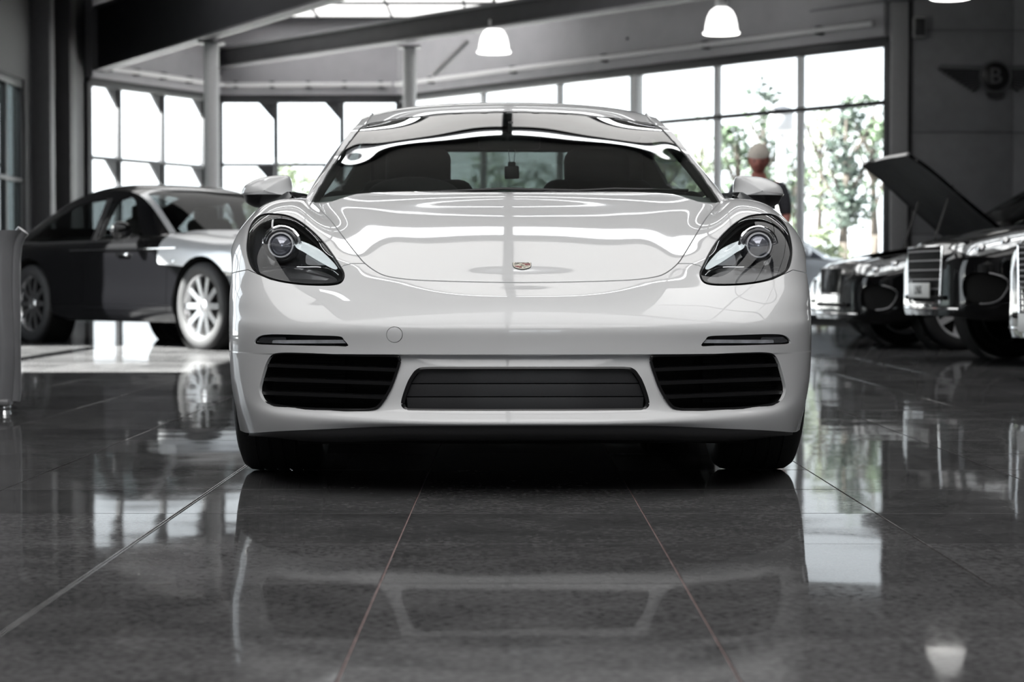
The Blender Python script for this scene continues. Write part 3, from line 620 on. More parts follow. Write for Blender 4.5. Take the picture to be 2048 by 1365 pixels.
# ---- side intakes and centre grille
def backing(outline, dv, name, mat, parent, side=0, grow=4):
    P = np.asarray(outline); pts = []
    for a, b in P:
        v = np.interp(abs(a), HX, PL)+dv; q = H(a, b, v); pts.append((q[0]*(side or 1), q[1], q[2]))
    return MB().prism(pts, (0, .01, 0)).build(name, mat, parent, smooth=False)
def lat(hx_, py_, dv, s): v = float(np.interp(abs(hx_), HX, PL))+dv; q = H(hx_, py_, v); return Vector((q[0]*s, q[1], q[2]))
MESHR = M('radiator_core', (.012,.012,.013), .6, 0, spec=.2, var=.9, scale=420)
def span(poly, y):
    xs = []
    for i in range(len(poly)):
        a, b = poly[i], poly[(i+1)%len(poly)]
        if (a[1] > y) != (b[1] > y): xs.append(a[0]+(y-a[1])/(b[1]-a[1])*(b[0]-a[0]))
    return min(xs), max(xs)
for s in (-1, 1):
    root = backing(INT, .085, 'air_intake', DEEP, car, s)
    core = [(358,712),(505,712),(516,760),(516,790),(505,806),(358,806)]
    MB().prism([tuple(lat(a, b, .07, s)) for a, b in core], (0,.008,0)).build('radiator_core', MESHR, root, smooth=False)
    for yc in (716,721,726.5,739,744,749,754,767,772,777,782,792,798):
        a0, a1 = 360, min(span(INT, yc)[1]-8, 512); MB().tube([lat(a, yc+ (436-a)*.012, .066, s) for a in np.linspace(a0, a1, 6)], .0014, 4).build('radiator_fin', MESHR, root)
    for y_in, y_out in ((740,730),(767,758),(795,785)):
        a0 = span(INT, y_in)[0]-3; a1 = span(INT, y_out)[1]+3; P = np.linspace(a0, a1, 14)
        bm = MB(); rows_ = []
        for a in P:
            yy = y_in+(y_out-y_in)*((a-a0)/(a1-a0)); c = lat(a, yy, .022, s)
            rows_.append([bm.bm.verts.new(c+Vector(o)) for o in ((0,-.006,.0035),(0,.03,.006),(0,.03,-.004),(0,-.004,-.0055))])
        for r0, r1 in zip(rows_[:-1], rows_[1:]):
            for k in range(4): bm.bm.faces.new((r0[k], r0[(k+1)%4], r1[(k+1)%4], r1[k]))
        bm.build('intake_slat', SATIN, root, angle=25)
    lipm = []
    MB().tube([lat(a, b, .012, s) for a, b in INT], .0045, 6, True).build('intake_rim', SATIN, root)
gr = backing(np.concatenate([GRL[GRL[:,0] >= 0], (GRL[GRL[:,0] >= 0]*[-1,1])[::-1]]), .045, 'centre_grille', DEEP, car)
GP = np.concatenate([GRL[GRL[:,0] >= 0], (GRL[GRL[:,0] > 0]*[-1,1])[::-1]])
for y0, y1 in ((741,767.2),(768.4,793.6),(794.8,819)):
    bm = MB(); rows_ = []
    w0, w1 = span(GP, max(y0,742))[1]-5, span(GP, min(y1,818))[1]-5
    for t in np.linspace(-1, 1, 25):
        q = []
        for (yy, ww, dv) in ((y0, w0, .040), (y0+.5, w0, .0275), ((y0+y1)/2, (w0+w1)/2, .0265), (y1-.5, w1, .0275), (y1, w1, .040)):
            c = lat(abs(t)*ww, yy, dv, 1); q.append(bm.bm.verts.new((c.x*(1 if t > 0 else -1), c.y, c.z)))
        rows_.append(q)
    for r0, r1 in zip(rows_[:-1], rows_[1:]):
        for k in range(4): bm.bm.faces.new((r0[k], r0[k+1], r1[k+1], r1[k]))
    bm.build('grille_slat', BLACKPL, gr, angle=25)
MB().tube([Vector((lat(abs(a), b, .018, 1).x*(1 if a > 0 else -1), lat(abs(a), b, .018, 1).y, lat(abs(a), b, .018, 1).z)) for a, b in GP], .006, 6, True).build('grille_rim', SATIN, gr)
# lower lip spoiler and under tray
lipn = []
for dv, pyo in (([.014]*7+[.03,.04], 0), ([.020]*7+[.035,.045], 12), ([.045]*7+[.06,.07], 24), ([.16]*9, 25)):
    r = []
    base = [853,853,853,854,857,860,863,866,866]
    for i in range(9):
        o = pyo*(1 if i < 4 else [.95,.8,.45,.25,.2][i-4]); hxx = (HX[:7]+[532,545])[i]; q = H(hxx, base[i]+o, PL[i]+dv[i]); r.append(q)
    lipn.append(r)
lm = sheet(mirror_net(lipn), 18, 121)
if lm.N[:,1].mean() > 0: lm.N *= -1; lm.T = lm.T[:, ::-1]
emit(lm, 'lip_spoiler', M('lip_plastic', (.04,.04,.042), .4, var=.1, scale=200), car)
MB().box((0,2.3,.145), (1.3,4.0,.03), .01).box((0,.62,.16), (1.10,.55,.05), .01).build('under_tray', DEEP, car)
for s in (-1, 1):
    MB().box((s*.69,.52,.215), (.26,.05,.09), .015).build('air_deflector', BLACKPL, car)
    a = np.linspace(-.3, math.pi+.3, 24); bm = MB(); prev = None
    for t in a:
        q = [bm.bm.verts.new((s*x_, .9+.37*math.cos(t), .335+.37*math.sin(t))) for x_ in (.56,.825)]
        if prev: bm.bm.faces.new((prev[0], prev[1], q[1], q[0]))
        prev = q
    bm.build('wheel_arch_liner', DEEP, car)
# ---- wheels
def wheel(parent, c, w_, R, s, rim_r, spokes, tyre_mat, rim_mat, grooves=True, nsp=None, dark=DEEP, twin=False):
    x0, x1 = c[0]-w_/2*s, c[0]+w_/2*s
    root = empty('wheel', c); root.parent = parent
    prof = [(rim_r*.98, -w_/2+.012), (rim_r+.015, -w_/2), (R-.05, -w_/2-.006), (R-.018, -w_/2+.006), (R-.004, -w_/2+.026)]
    g = .0045; n_g = 4
    if grooves:
        for gx in np.linspace(-w_/2+.065, w_/2-.065, n_g): prof += [(R, gx-.006), (R-.004, gx-.0045), (R-.004, gx+.0045), (R, gx+.006)]
    else: prof += [(R, -w_/4), (R, w_/4)]
    prof += [(R-.004, w_/2-.026), (R-.018, w_/2-.006), (R-.05, w_/2+.006), (rim_r+.015, w_/2), (rim_r*.98, w_/2-.012)]
    MB().lathe(prof, (0,0,0), 'X', 64).build('tyre', tyre_mat, root, angle=35)
    MB().lathe([(rim_r*.985, -w_/2+.014),(rim_r*.93, -w_/2+.03),(rim_r*.90, 0),(rim_r*.93, w_/2-.03),(rim_r*1.0, w_/2-.012),(rim_r*1.03, w_/2-.004),(rim_r*.985, w_/2-.002),(rim_r*.955, w_/2-.02)], (0,0,0), 'X', 48).build('rim', rim_mat, root)
    MB().lathe([(.001, s*(w_/2-.09)),(rim_r*.9, s*(w_/2-.09))], (0,0,0), 'X', 32).build('brake_disc', dark, root)
    out = s*(w_/2-.03)
    for k in range(spokes):
        a = 2*math.pi*(k+.5)/spokes
        R_ = Matrix.Rotation(a, 3, 'X'); wd = 2*math.pi*rim_r/spokes*(.30 if not twin else .16)
        bm = MB()
        for off in ((0,) if not twin else (-wd*1.2, wd*1.2)):
            pts = [(out-s*.012, off*.4-wd*.55, .05), (out-s*.012, off*.4+wd*.55, .05), (out, off+wd*.5, rim_r*.97), (out, off-wd*.5, rim_r*.97)]
            bm.prism([R_ @ Vector(p) for p in pts], R_ @ Vector((-s*.03, 0, 0)))
        bm.build('spoke', rim_mat, root, angle=30)
    MB().lathe([(.001, out+s*.004),(.03, out+s*.003),(.055, out-s*.008),(.06, out-s*.03)], (0,0,0), 'X', 24).build('hub_cap', rim_mat, root)
    return root
for s in (-1, 1):
    wheel(car, (s*.742, .90, .335), .25, .335, s, .235, 5, RUBBER, ALLOY, twin=True)
    wheel(car, (s*.755, 3.375, .335), .275, .335, s, .235, 5, RUBBER, ALLOY, twin=True)
# ---- greenhouse: windscreen + roof + rear window sheet
T = [
 [H(0,392,1.47),H(150,393,1.46),H(262,397,1.41),H(340,402,1.33),H(414,407,1.20)],
 [H(0,345,1.66),H(150,346,1.65),H(250,349,1.61),H(322,353,1.54),H(387,358,1.44)],
 [H(0,300,1.88),H(140,301.5,1.87),H(240,305.5,1.83),H(308,311,1.77),H(358,317,1.67)],
 [H(0,255,2.13),H(130,257.5,2.12),H(220,262.5,2.085),H(280,269,2.03),H(331,277,1.93)],
 [H(0,225,2.32),H(120,228.5,2.31),H(205,236.5,2.28),H(265,246,2.22),H(311,255,2.11)],
 [H(0,212,2.43),H(120,215.5,2.42),H(205,223.5,2.395),H(262,235,2.35),H(300,245,2.24)],
 [H(0,206,2.56),H(120,209,2.55),H(205,216,2.53),H(258,226,2.48),H(292,236,2.39)],
 [(0,2.86,1.326),(.24,2.86,1.319),(.40,2.85,1.300),(.51,2.84,1.268),(.575,2.78,1.228)],
 [(0,3.22,1.283),(.24,3.22,1.277),(.40,3.21,1.260),(.505,3.20,1.230),(.57,3.16,1.190)],
 [(0,3.5,1.175),(.23,3.5,1.170),(.385,3.5,1.155),(.49,3.5,1.13),(.56,3.48,1.095)],
 [(0,3.85,1.035),(.22,3.85,1.03),(.37,3.85,1.02),(.48,3.85,1.0),(.57,3.84,.97)],
 [(0,4.2,.90),(.25,4.2,.898),(.42,4.2,.89),(.55,4.2,.88),(.66,4.2,.86)]]
TS = soften(sheet(mirror_net(T), 200, 181), 200, 181, .04)
if TS.N[:,2].mean() < 0: TS.N *= -1; TS.T = TS.T[:, ::-1]
WS = np.array([(-60,226.5),(0,226.5),(110,229.5),(205,238),(268,248),(284,251.5),(300,260),(323,286),(350,320),(379,361),(408,409),(408,440),(-60,440)])
pw = sdf(WS, *proj(TS), margin=20); pw[TS.V[:,1] > 2.4] = 1e3
def rearw(m): return np.maximum(np.abs(m.V[:,0])-.43, np.abs(m.V[:,1]-3.66)-.30)*1000
wsM = clip(TS, pw+.6); roofM = clip(TS, -(pw-.6), 2); rwM = clip(roofM, rearw(roofM)+3); roofM = clip(roofM, -(rearw(roofM)-3), 3)
emit(lip(roofM, .014, [2,3]), 'roof', PAINT, car)
wso = emit(wsM, 'windscreen', GLASS_W, car); emit(rwM, 'rear_window', Mglass('rear_glass', (.22,.25,.24), 1.5), car)
fz = clip(wsM, -(sdf(WS, *proj(wsM), margin=25)+11)); fz = clip(fz, proj(fz)[1]-402); emit(shell(fz, .004), 'frit_band', M('black_frit', (.005,.005,.005), .4), wso)
inner = clip(roofM, arch(roofM)); inner = clip(TS, -(np.where(TS.V[:,1] > 2.4, 1e3, pw)+9)); inner = clip(inner, -(rearw(inner)+15)); inner = clip(inner, inner.V[:,1]-3.5)
emit(shell(inner, .035), 'headlining', DEEP, car)
sp = [p for p in smooth_poly([(0,225.8),(110,228.8),(205,237.3),(268,247.2),(286,251.5),(301,259.5),(324,286),(351,320),(380,361),(409,408)], 6, False)]
for s in (-1, 1):
    q = []
    for a, b in sp:
        x_, y_ = proj(TS); k = np.argsort((x_-a)**2+(y_-b)**2+(TS.V[:,1] > 2.45)*1e6+(TS.V[:,0]*s < -.01)*1e6)[:3]; q.append(Vector(TS.V[k].mean(0)))
    q[0].x = 0; MB().tube(q, .0028, 6).build('windscreen_seal', SEAL, wso)
# roof ditch seams
for s in (-1, 1):
    MB().tube([Vector((s*H(h_, p_, v_)[0], H(h_, p_, v_)[1], H(h_, p_, v_)[2]+.001)) for h_, p_, v_ in ((291,252,2.13),(284,243,2.22),(276,233,2.33),(273,229,2.42))]+[Vector((s*.535,2.75,1.246)), Vector((s*.53,3.12,1.21))], .0035, 6).build('roof_seam', PAINT, car)
# side sheets (rail -> belt -> sill)
rail = [r[-1] for r in T]
belt = [(.690,1.20,.868),(.705,1.44,.895),(.725,1.67,.910),(.742,1.93,.920),(.752,2.11,.928),(.757,2.24,.932),(.762,2.39,.935),(.768,2.78,.94),(.775,3.16,.945),(.785,3.48,.94),(.79,3.84,.925),(.76,4.2,.86)]
net = []
for k in (0, .33, .66, 1):
    net.append([tuple(np.array(a)*(1-k)+np.array(b)*k+np.array((.012*math.sin(k*math.pi),0,0))) for a, b in zip(rail, belt)])
SG0 = sheet(net, 40, 160)
SGP = np.array([(1.47,.925),(1.60,.935),(1.95,.95),(2.5,.955),(3.0,.965),(3.25,1.03),(3.12,1.13),(2.85,1.19),(2.4,1.195),(2.15,1.165),(1.85,1.08),(1.6,.985)])
for s in (-1, 1):
    m = SG0.copy(); m.V = m.V*[s,1,1]; m.N = m.N*[s,1,1]
    if (m.N[:,0]*s).mean() < 0: m.N *= -1
    gnorm = np.cross(m.V[m.T[:,1]]-m.V[m.T[:,0]], m.V[m.T[:,2]]-m.V[m.T[:,0]])
    if (gnorm[:,0]*s).mean() < 0: m.T = m.T[:, ::-1]
    q = sdf(SGP, m.V[:,1], m.V[:,2], 5); emit(clip(m, q), 'side_window', GLASS_D, car); emit(lip(clip(m, -q, 2), .012, [2]), 'window_frame', PAINT, car)
# door, rear quarter and tail
VS = [1.36, 1.9, 2.4, 2.9, 3.375, 3.8, 4.15, 4.33]
XM = [.888,.885,.884,.89,.90,.885,.80,.66]
bel = [.905,.925,.935,.943,.943,.92,.88,.82]
netb = []
for k, (fz_, fx) in enumerate(((0,.955),(.12,.985),(.35,1.0),(.6,.995),(.82,.975),(.95,.93),(1.0,.872))):
    netb.append([(XM[i]*fx, VS[i], .19+(bel[i]-.19)*fz_ + (.05 if i > 5 else 0)*(1-fz_)) for i in range(8)])
SB0 = sheet(netb, 70, 200)
for s in (-1, 1):
    m = SB0.copy(); m.V = m.V*[s,1,1]; m.N = m.N*[s,1,1]
    if (m.N[:,0]*s).mean() < 0: m.N *= -1
    gnorm = np.cross(m.V[m.T[:,1]]-m.V[m.T[:,0]], m.V[m.T[:,2]]-m.V[m.T[:,0]])
    if (gnorm[:,0]*s).mean() < 0: m.T = m.T[:, ::-1]
    m = clip(m, .375-np.hypot(m.V[:,1]-3.375, m.V[:,2]-.335), 1)
    d = lambda q: np.maximum(np.abs(q.V[:,1]-1.93)-.52, .28-q.V[:,2])*1000
    door = emit(lip(clip(m, d(m)+2, 2), .02, [2]), 'door', PAINT, car)
    MB().box((s*.893,2.3,.72), (.03,.2,.03), .01).build('door_handle', PAINT, door)
    emit(lip(lip(clip(m, -(d(m)-2), 3), .02, [3]), .03, [1]), 'rear_quarter', PAINT, car)
tn = []
for z_, k in ((.24,.93),(.45,.99),(.65,1.0),(.82,.96)):
    tn.append([(x*k, v, z_) for x, v in ((0,4.39),(.25,4.385),(.48,4.36),(.66,4.29))])
tl = sheet(mirror_net(tn), 20, 60)
if tl.N[:,1].mean() < 0: tl.N *= -1; tl.T = tl.T[:, ::-1]
tail_o = emit(tl, 'rear_bumper', PAINT, car)
MB().box((0,4.27,.845), (1.2,.24,.05), .02).build('rear_spoiler', PAINT, car)
# ---- door mirrors
for s in (-1, 1):
    v0 = 1.66
    out = smooth_poly([(543,386),(534.5,370),(505.5,356),(467,351),(449,352.5),(443.5,367),(443,390),(443,398),(473,403),(508.5,417),(532.7,409),(541,393)], 6)
    def ring(k, dv):
        c = np.array((492, 384)); P = c+(out-c)*k; return [Vector((H(a, b, v0)[0]*s, v0+dv, H(a, b, v0)[2])) for a, b in P]
    rings = [ring(.02,-.075), ring(.35,-.068), ring(.62,-.052), ring(.82,-.03), ring(.94,-.006), ring(1.0,.025), ring(.99,.06), ring(.93,.085)]
    z_split = H(0, 391.5, v0)[2]; gt = grid_tri([[tuple(p) for p in r] for r in rings], True)
    if gt.N[:,1].mean() > 0: gt.N *= -1; gt.T = gt.T[:, ::-1]
    mr = emit(clip(gt, z_split+.002*0-gt.V[:,2]), 'door_mirror', PAINT, car); emit(shell(clip(gt, gt.V[:,2]-z_split), .003), 'mirror_base', SATIN, mr)
    MB().prism(ring(.93,.083), (0,.004,0)).build('mirror_glass', CHROME, mr, smooth=False)
    MB().tube([Vector((s*.80,1.70,.885)), Vector((s*.775,1.72,.87)), Vector((s*.74,1.74,.865))], .025, 10).build('mirror_stalk', SATIN, mr)
# ---- wipers, crest
for x0, x1 in ((-.30,.22),(.10,.60)):
    z0 = .93
    MB().tube([(x0,1.485,.908),((x0+x1)/2,1.51,.922),(x1,1.50-.09*abs(x1),.914)], .006, 6).build('wiper', SATIN, car)
# ---- crest on the bonnet
def crest(parent, c, n, up):
    n = Vector(n).normalized(); up = Vector(up); up = (up-n*up.dot(n)).normalized(); rt = up.cross(n); c = Vector(c)
    mtx = Matrix(((rt.x,up.x,n.x,c.x),(rt.y,up.y,n.y,c.y),(rt.z,up.z,n.z,c.z),(0,0,0,1)))
    GOLD = M('crest_gold', (.80,.72,.55), .25, .6, var=.1, scale=200); CREAM = M('crest_cream', (.80,.76,.66), .35, .2, var=.08, scale=200); RED = M('crest_red', (.22,.012,.02), .25, var=.1); BLK = M('crest_black', (.008,.008,.008), .3)
    def shield(w_, h_, k=24):
        pts = []
        for t in np.linspace(0, 1, k): pts.append((w_/2*(1-.06*t*0)*math.cos(t*math.pi/2)**.55 if t < 1 else 0, -h_*.52+h_*.62*(1-t)-h_*.0))
        R = [(w_/2*.97, h_*.5), (w_/2, h_*.40), (w_/2*.99, h_*.1), (w_/2*.93, -h_*.12), (w_/2*.76, -h_*.30), (w_/2*.48, -h_*.42), (w_/2*.2, -h_*.49), (0, -h_*.52)]
        return R+[(-x, y) for x, y in R[-2::-1]]
    def ext(pts, z0, z1, name, mat, par): return MB().prism([mtx @ Vector((x, y, z0)) for x, y in pts], n*(z1-z0)).build(name, mat, par, smooth=False)
    W, Hh = .056, .066
    root = ext(shield(W, Hh), -.002, .0012, 'crest', BLK, parent); ext(shield(W*.955, Hh*.955), .0, .0018, 'crest_field', CREAM, root)
    for (x0, x1, y0) in ((.001,.024,.021),(.001,.0245,.0155),(.008,.0245,.010),(.008,.0245,.0045)): ext([(x0,y0-.003),(x1,y0-.003),(x1,y0),(x0,y0)], .0018, .0023, 'crest_bar', RED, root)
    for (x0, x1, y0) in ((-.0225,-.0085,-.003),(-.021,-.001,-.0085),(-.0165,-.001,-.014),(-.0095,-.001,-.0195)): ext([(x0,y0-.003),(x1,y0-.003),(x1,y0),(x0,y0)], .0018, .0023, 'crest_bar', RED, root)
    for (x0, y0, x1, y1) in ((-.022,.020,-.008,.0225),(-.023,.014,-.017,.016),(-.017,.017,-.007,.0185),(-.022,.009,-.013,.0125),(.004,-.012,.012,-.014),(.010,-.006,.019,-.009),(.003,-.019,.009,-.0205)):
        dx, dy = x1-x0, y1-y0; L_ = math.hypot(dx, dy); ox, oy = -dy/L_*.0008, dx/L_*.0008
        ext([(x0+ox,y0+oy),(x0-ox,y0-oy),(x1-ox,y1-oy),(x1+ox,y1+oy)], .0018, .0022, 'crest_antler', BLK, root)
    ext([(x*.30, y*.32+.001) for x, y in shield(W, Hh)], .0018, .0027, 'crest_inner_shield', GOLD, root)
    ext([(-.004,.004),(-.001,.0055),(.001,.003),(.004,.0025),(.0045,-.003),(.003,-.004),(.002,-.001),(-.001,-.002),(-.002,-.0045),(-.0035,-.003),(-.0025,.001)], .0027, .0031, 'crest_horse', BLK, root)
    text_mesh('PORSCHE', .0095, .0002, BLK, 'crest_letters', root, mtx @ Matrix.Translation((0,.0262,.0021)))
k = np.argmin((hoodM.V[:,0])**2+(proj(hoodM)[1]-534)**2*1e-4); crest(car, hoodM.V[k]*[0,1,1]+hoodM.N[k]*.001, hoodM.N[k]*[0,1,1], (0,1,.3))
# ---- cabin
dash = MB().box((0,1.78,.86), (1.36,.42,.12), .05, seg=4).build('dashboard', LEATHER, car)
MB().sph((-.36,1.86,.92), .14, (1.2,.8,.45)).build('instrument_hood', LEATHER, dash)
sw = MB().tube([Vector((-.34+.18*math.cos(a), 2.02-.05*math.sin(a), .80+.175*math.sin(a))) for a in np.linspace(0, 2*math.pi, 32, endpoint=False)], .015, 10, True).build('steering_wheel', LEATHER, car)
MB().box((-.34,2.01,.80), (.32,.03,.05), .012).box((-.34,2.03,.74), (.05,.03,.12), .012).sph((-.34,2.0,.80), .06, (1,.5,1)).build('wheel_spokes', SATIN, sw)
for s in (-1, 1):
    st_ = MB().box((s*.37,2.45,.42), (.50,.55,.18), .06, seg=4).build('seat', LEATHER, car)
    R = Matrix.Rotation(math.radians(-14), 3, 'X')
    MB().box((s*.37,2.74,.75), (.46,.14,.55), .06, R, 4).box((s*.37,2.83,1.05), (.27,.11,.20), .045, R, 4).build('seat_back', LEATHER, st_)
    for k in (-1, 1): MB().box((s*.37+k*.20,2.70,.74), (.08,.16,.42), .035, R, 4).build('bolster', LEATHER, st_)
MB().box((0,2.98,.68), (1.3,.06,.60), .02).box((0,3.35,.93), (1.2,.8,.05), .02).build('rear_bulkhead', DEEP, car)
for s in (-1, 1): MB().box((s*.72,2.0,.66), (.07,1.3,.46), .03).build('door_trim', LEATHER, car)
rm = MB().box((-.005,2.16,1.135), (.235,.03,.066), .014, seg=3).build('rear_view_mirror', SATIN, car)
MB().tube([(0,2.15,1.16),(0,2.19,1.205)], .012, 8).build('mirror_arm', SATIN, rm)
fr_ = MB().box((.004,2.165,1.016), (.056,.012,.05), .006).box((.004,2.165,1.046), (.03,.01,.022), .005).build('air_freshener', BLACKPL, car)
for dx in (-.008,.008): MB().tube([(.004+dx,2.165,1.055),(.004+dx*1.6,2.16,1.10),(.002,2.158,1.13)], .0016, 5).build('freshener_cord', M('cord', (.5,.5,.5), .6), fr_)
MB().box((0,3.02,1.185), (.9,.05,.07), .02).build('rear_header', DEEP, car)
for s in (-1, 1): MB().box((s*.43,3.3,1.05), (.30,.5,.35), .05).build('pillar_trim', DEEP, car)

# ================================================================== the other cars
BLKP = M('black_car_paint', (.0025,.0025,.003), .3, 0, 1, spec=.05, var=.05, scale=500); SILV = M('silver_car_paint', (.62,.63,.65), .3, .5, 1, var=.02, scale=800); NAVY = M('navy_car_paint', (.02,.025,.06), .15, 0, 1, var=.05, scale=500)
LAMPC = M('lamp_clear', (.75,.77,.8), .08, .7, 1, var=.3, scale=30); PLATE = M('plate_white', (.72,.72,.70), .4, var=.03); ENG = M('engine_grey', (.10,.10,.11), .35, .5, var=.5, scale=18)
RIMD_ = M('satin_trim', (.25,.25,.26), .35, .8, var=.05)
def side_ok(m, s):
    g = np.cross(m.V[m.T[:,1]]-m.V[m.T[:,0]], m.V[m.T[:,2]]-m.V[m.T[:,0]])
    if (m.N[:,0]*s).mean() < 0: m.N = -m.N
    if (g*m.N[m.T[:,0]]).sum() < 0: m.T = m.T[:, ::-1]
    return m
def orient(m, axis, sgn):
    if (m.N[:,axis]*sgn).mean() < 0: m.N = -m.N
    g = np.cross(m.V[m.T[:,1]]-m.V[m.T[:,0]], m.V[m.T[:,2]]-m.V[m.T[:,0]])
    if (g*m.N[m.T[:,0]]).sum() < 0: m.T = m.T[:, ::-1]
    return m
def road_car(name, loc, rz, label, P, group=None):
    root = empty(name, loc, rz, label, 'car', group); L, Wd, b = P['L'], P['W']/2, P['belt']; paint = P['paint']
    ys = np.array([-.012,-.0105,-.0065,0,.01,.035,.08,.16,.25,.36,.5,.64,.76,.86,.93,.97,.99,1.0])*L
    wf = np.array([.03,.28,.52,.72,.80,.88,.945,.99,1,1,1,1,1,.99,.955,.90,.84,.78])
    topz = np.interp(ys, [-.06]+P['top'][0][1:], P['top'][1]); zb = np.interp(ys, [-.06,.05*L,.12*L,.88*L,.95*L,L], [P['nose_b'],P['nose_b']-.04,P['sill'],P['sill'],P['sill']+.06,P['sill']+.14])
    net = []
    for k, (fx, fz) in enumerate(((.93,0),(.985,.10),(1.0,.40),(.997,.70),(.975,.90),(.90,1.0),(.55,None),(.0,None))):
        r = []
        for i, y in enumerate(ys):
            sh = topz[i]-P.get('drop', .05); z = zb[i]+(sh-zb[i])*fz if fz is not None else topz[i]-(.012 if k == 6 else 0)
            r.append((Wd*wf[i]*fx, y, z))
        net.append(r)
    full = [[(-x, y, z) for x, y, z in r] for r in net]+net[-2::-1]
    B = orient(sheet(full, 150, 220), 2, 1); rad = P['R']; ax = P['axles']; hx_ = P['hoodw']
    for yc in ax:
        q = (rad+P.get('archgap',.055))-np.hypot(B.V[:,1]-yc, B.V[:,2]-rad); q[np.abs(B.V[:,0]) < Wd*.55] = -1; B = clip(B, q, 2)
    hood_f = lambda m: np.maximum(np.maximum(np.abs(m.V[:,0])-hx_*np.interp(m.V[:,1], [0,.3,1.5], [.82,.95,1.06])*Wd, np.maximum(P['hood'][0]-m.V[:,1], m.V[:,1]-P['hood'][1])), (np.interp(m.V[:,1], ys, topz)-P.get('hood_d',.10)-m.V[:,2]))*1000
    f = hood_f(B); hoodm = clip(B, f+3, 4); B = clip(B, -(f-3), 5)
    if P.get('open'):
        q = lip(hoodm, .03, [4]); c = np.array((0, P['hood'][1], np.interp(P['hood'][1], ys, topz))); a = -P['open']
        R3 = np.array(Matrix.Rotation(a, 3, 'X')); q.V = (q.V-c)@R3.T+c; q.N = q.N@R3.T
        ho = emit(q, 'bonnet', P.get('hood_paint', paint), root)
        inn = shell(clip(q, -(1e9)*np.ones(len(q.V))), .035); emit(Tri(inn.V, -inn.N, inn.T[:, ::-1], inn.A), 'bonnet_liner', M('bonnet_liner', (.03,.03,.032), .6, var=.4, scale=9, bump=.4), ho)
        for sx in (-.42,.42):
            rr = Vector((sx, c[1]-.62, c[2]-.12)); tip = np.array((sx, c[1]-.62, c[2]-.03)); tp = Vector((tip-c)@R3.T+c); MB().tube([rr, tp], .012, 8).build('gas_strut', SATIN, ho)
        tp = Vector((np.array((0, c[1]-1.02, c[2]-.12))-c)@R3.T+c); MB().box(tp, (.30,.05,.05), .015).build('bonnet_latch', CHROME, ho)
        for k, (bx, by) in enumerate(((-.35,.55),(.3,.55),(0,.95))):
            tq = Vector((np.array((bx, c[1]-by, c[2]-.085))-c)@R3.T+c); MB().box(tq, (.42,.28,.03), .012, Matrix.Rotation(a, 3, 'X')).build('liner_rib', SATIN, ho)
        bay = MB().box((0, P['hood'][0]+.58, topz[3]-.34), (Wd*1.45, 1.05, .3), .02).build('engine_bay', DEEP, root)
        for k in range(9): MB().box((random.uniform(-.5,.5), P['hood'][0]+random.uniform(.2,.95), topz[3]-.13+random.uniform(-.02,.05)), (random.uniform(.15,.35), random.uniform(.12,.3), .1), .03).build('engine_cover', ENG if k % 2 else BLACKPL, bay)
        for k in range(3): MB().tube([(random.uniform(-.5,.5), P['hood'][0]+.25+.3*k, topz[3]-.07), (0, P['hood'][0]+.35+.2*k, topz[3]-.03), (random.uniform(-.5,.5), P['hood'][0]+.4+.2*k, topz[3]-.07)], .025, 8).build('hose', SATIN, bay)
        MB().cyl((.35, P['hood'][0]+.6, topz[3]-.09), (.35, P['hood'][0]+.6, topz[3]-.02), .05).build('filler_cap', CHROME, bay)
    else: emit(lip(hoodm, .02, [4]), 'bonnet', P.get('hood_paint', paint), root)
    lz, nb = P['lamp_z'], P['nose_b']
    LP = smooth_poly([(.03,lz-.05),(.03,lz+.05),(.22,lz+.10),(.60,lz+.16),(.52,lz+.07),(.30,lz-.02),(.12,lz-.07)], 4); IP = smooth_poly([(.03,nb+.12),(.03,nb+.29),(.17,nb+.31),(.30,nb+.25),(.24,nb+.12),(.12,nb+.09)], 4)
    for poly, nm, mt, dp in ((LP, 'headlight', LAMPC, .004), (IP, 'corner_intake', DEEP, .03)):
        q = sdf(poly, B.V[:,1], B.V[:,2], .4); q[np.abs(B.V[:,0]) < Wd*.4] = 1; q *= 1000; inn = clip(B, q); B = clip(B, -q, 9)
        for s in (-1, 1):
            h_ = half(inn, s); ob = emit(shell(h_, dp), nm, mt, root); pts = []; pp = poly[::2] if nm == 'headlight' else [q_ for q_ in np.concatenate([poly[8:], poly[:2]]) if q_[0] > .10]
            for a, c in pp: k = np.argmin((h_.V[:,1]-a)**2+(h_.V[:,2]-c)**2); pts.append(Vector(h_.V[k]))
            MB().tube(pts, .007 if nm == 'headlight' else .006, 6, nm == 'headlight').build('lamp_trim' if nm == 'headlight' else 'intake_trim', SATIN if nm == 'headlight' else RIMD_, ob)
            if nm == 'headlight':
                for a, c in ((.14,lz+.0),(.30,lz+.045)): k = np.argmin((h_.V[:,1]-a)**2+(h_.V[:,2]-c)**2); MB().sph(Vector(h_.V[k]-h_.N[k]*.02), .042).build('lamp_lens', CHROME, ob)
    # doors
    for s in (-1, 1):
        for d0, d1 in P['doors']:
            d = lambda m: np.where(m.V[:,0]*s > Wd*.80, np.maximum(np.maximum(d0-m.V[:,1], m.V[:,1]-d1), np.maximum(P['sill']+.10-m.V[:,2], m.V[:,2]-(b-.015))), 1.)*1000
            dm = lip(clip(B, d(B)+3, 6), .02, [6]); B = clip(B, -(d(B)-3), 7); do = emit(dm, 'door', paint, root)
            MB().box((s*(Wd*1.0+.012), d1-.28 if not P.get('coach') else d0+.75, b-.13), (.03,.22,.032), .01).build('door_handle', CHROME if P.get('bright') else paint, do)
    body = emit(lip(lip(B, .025, [2]), .02, [5,7]), 'body', paint, root)
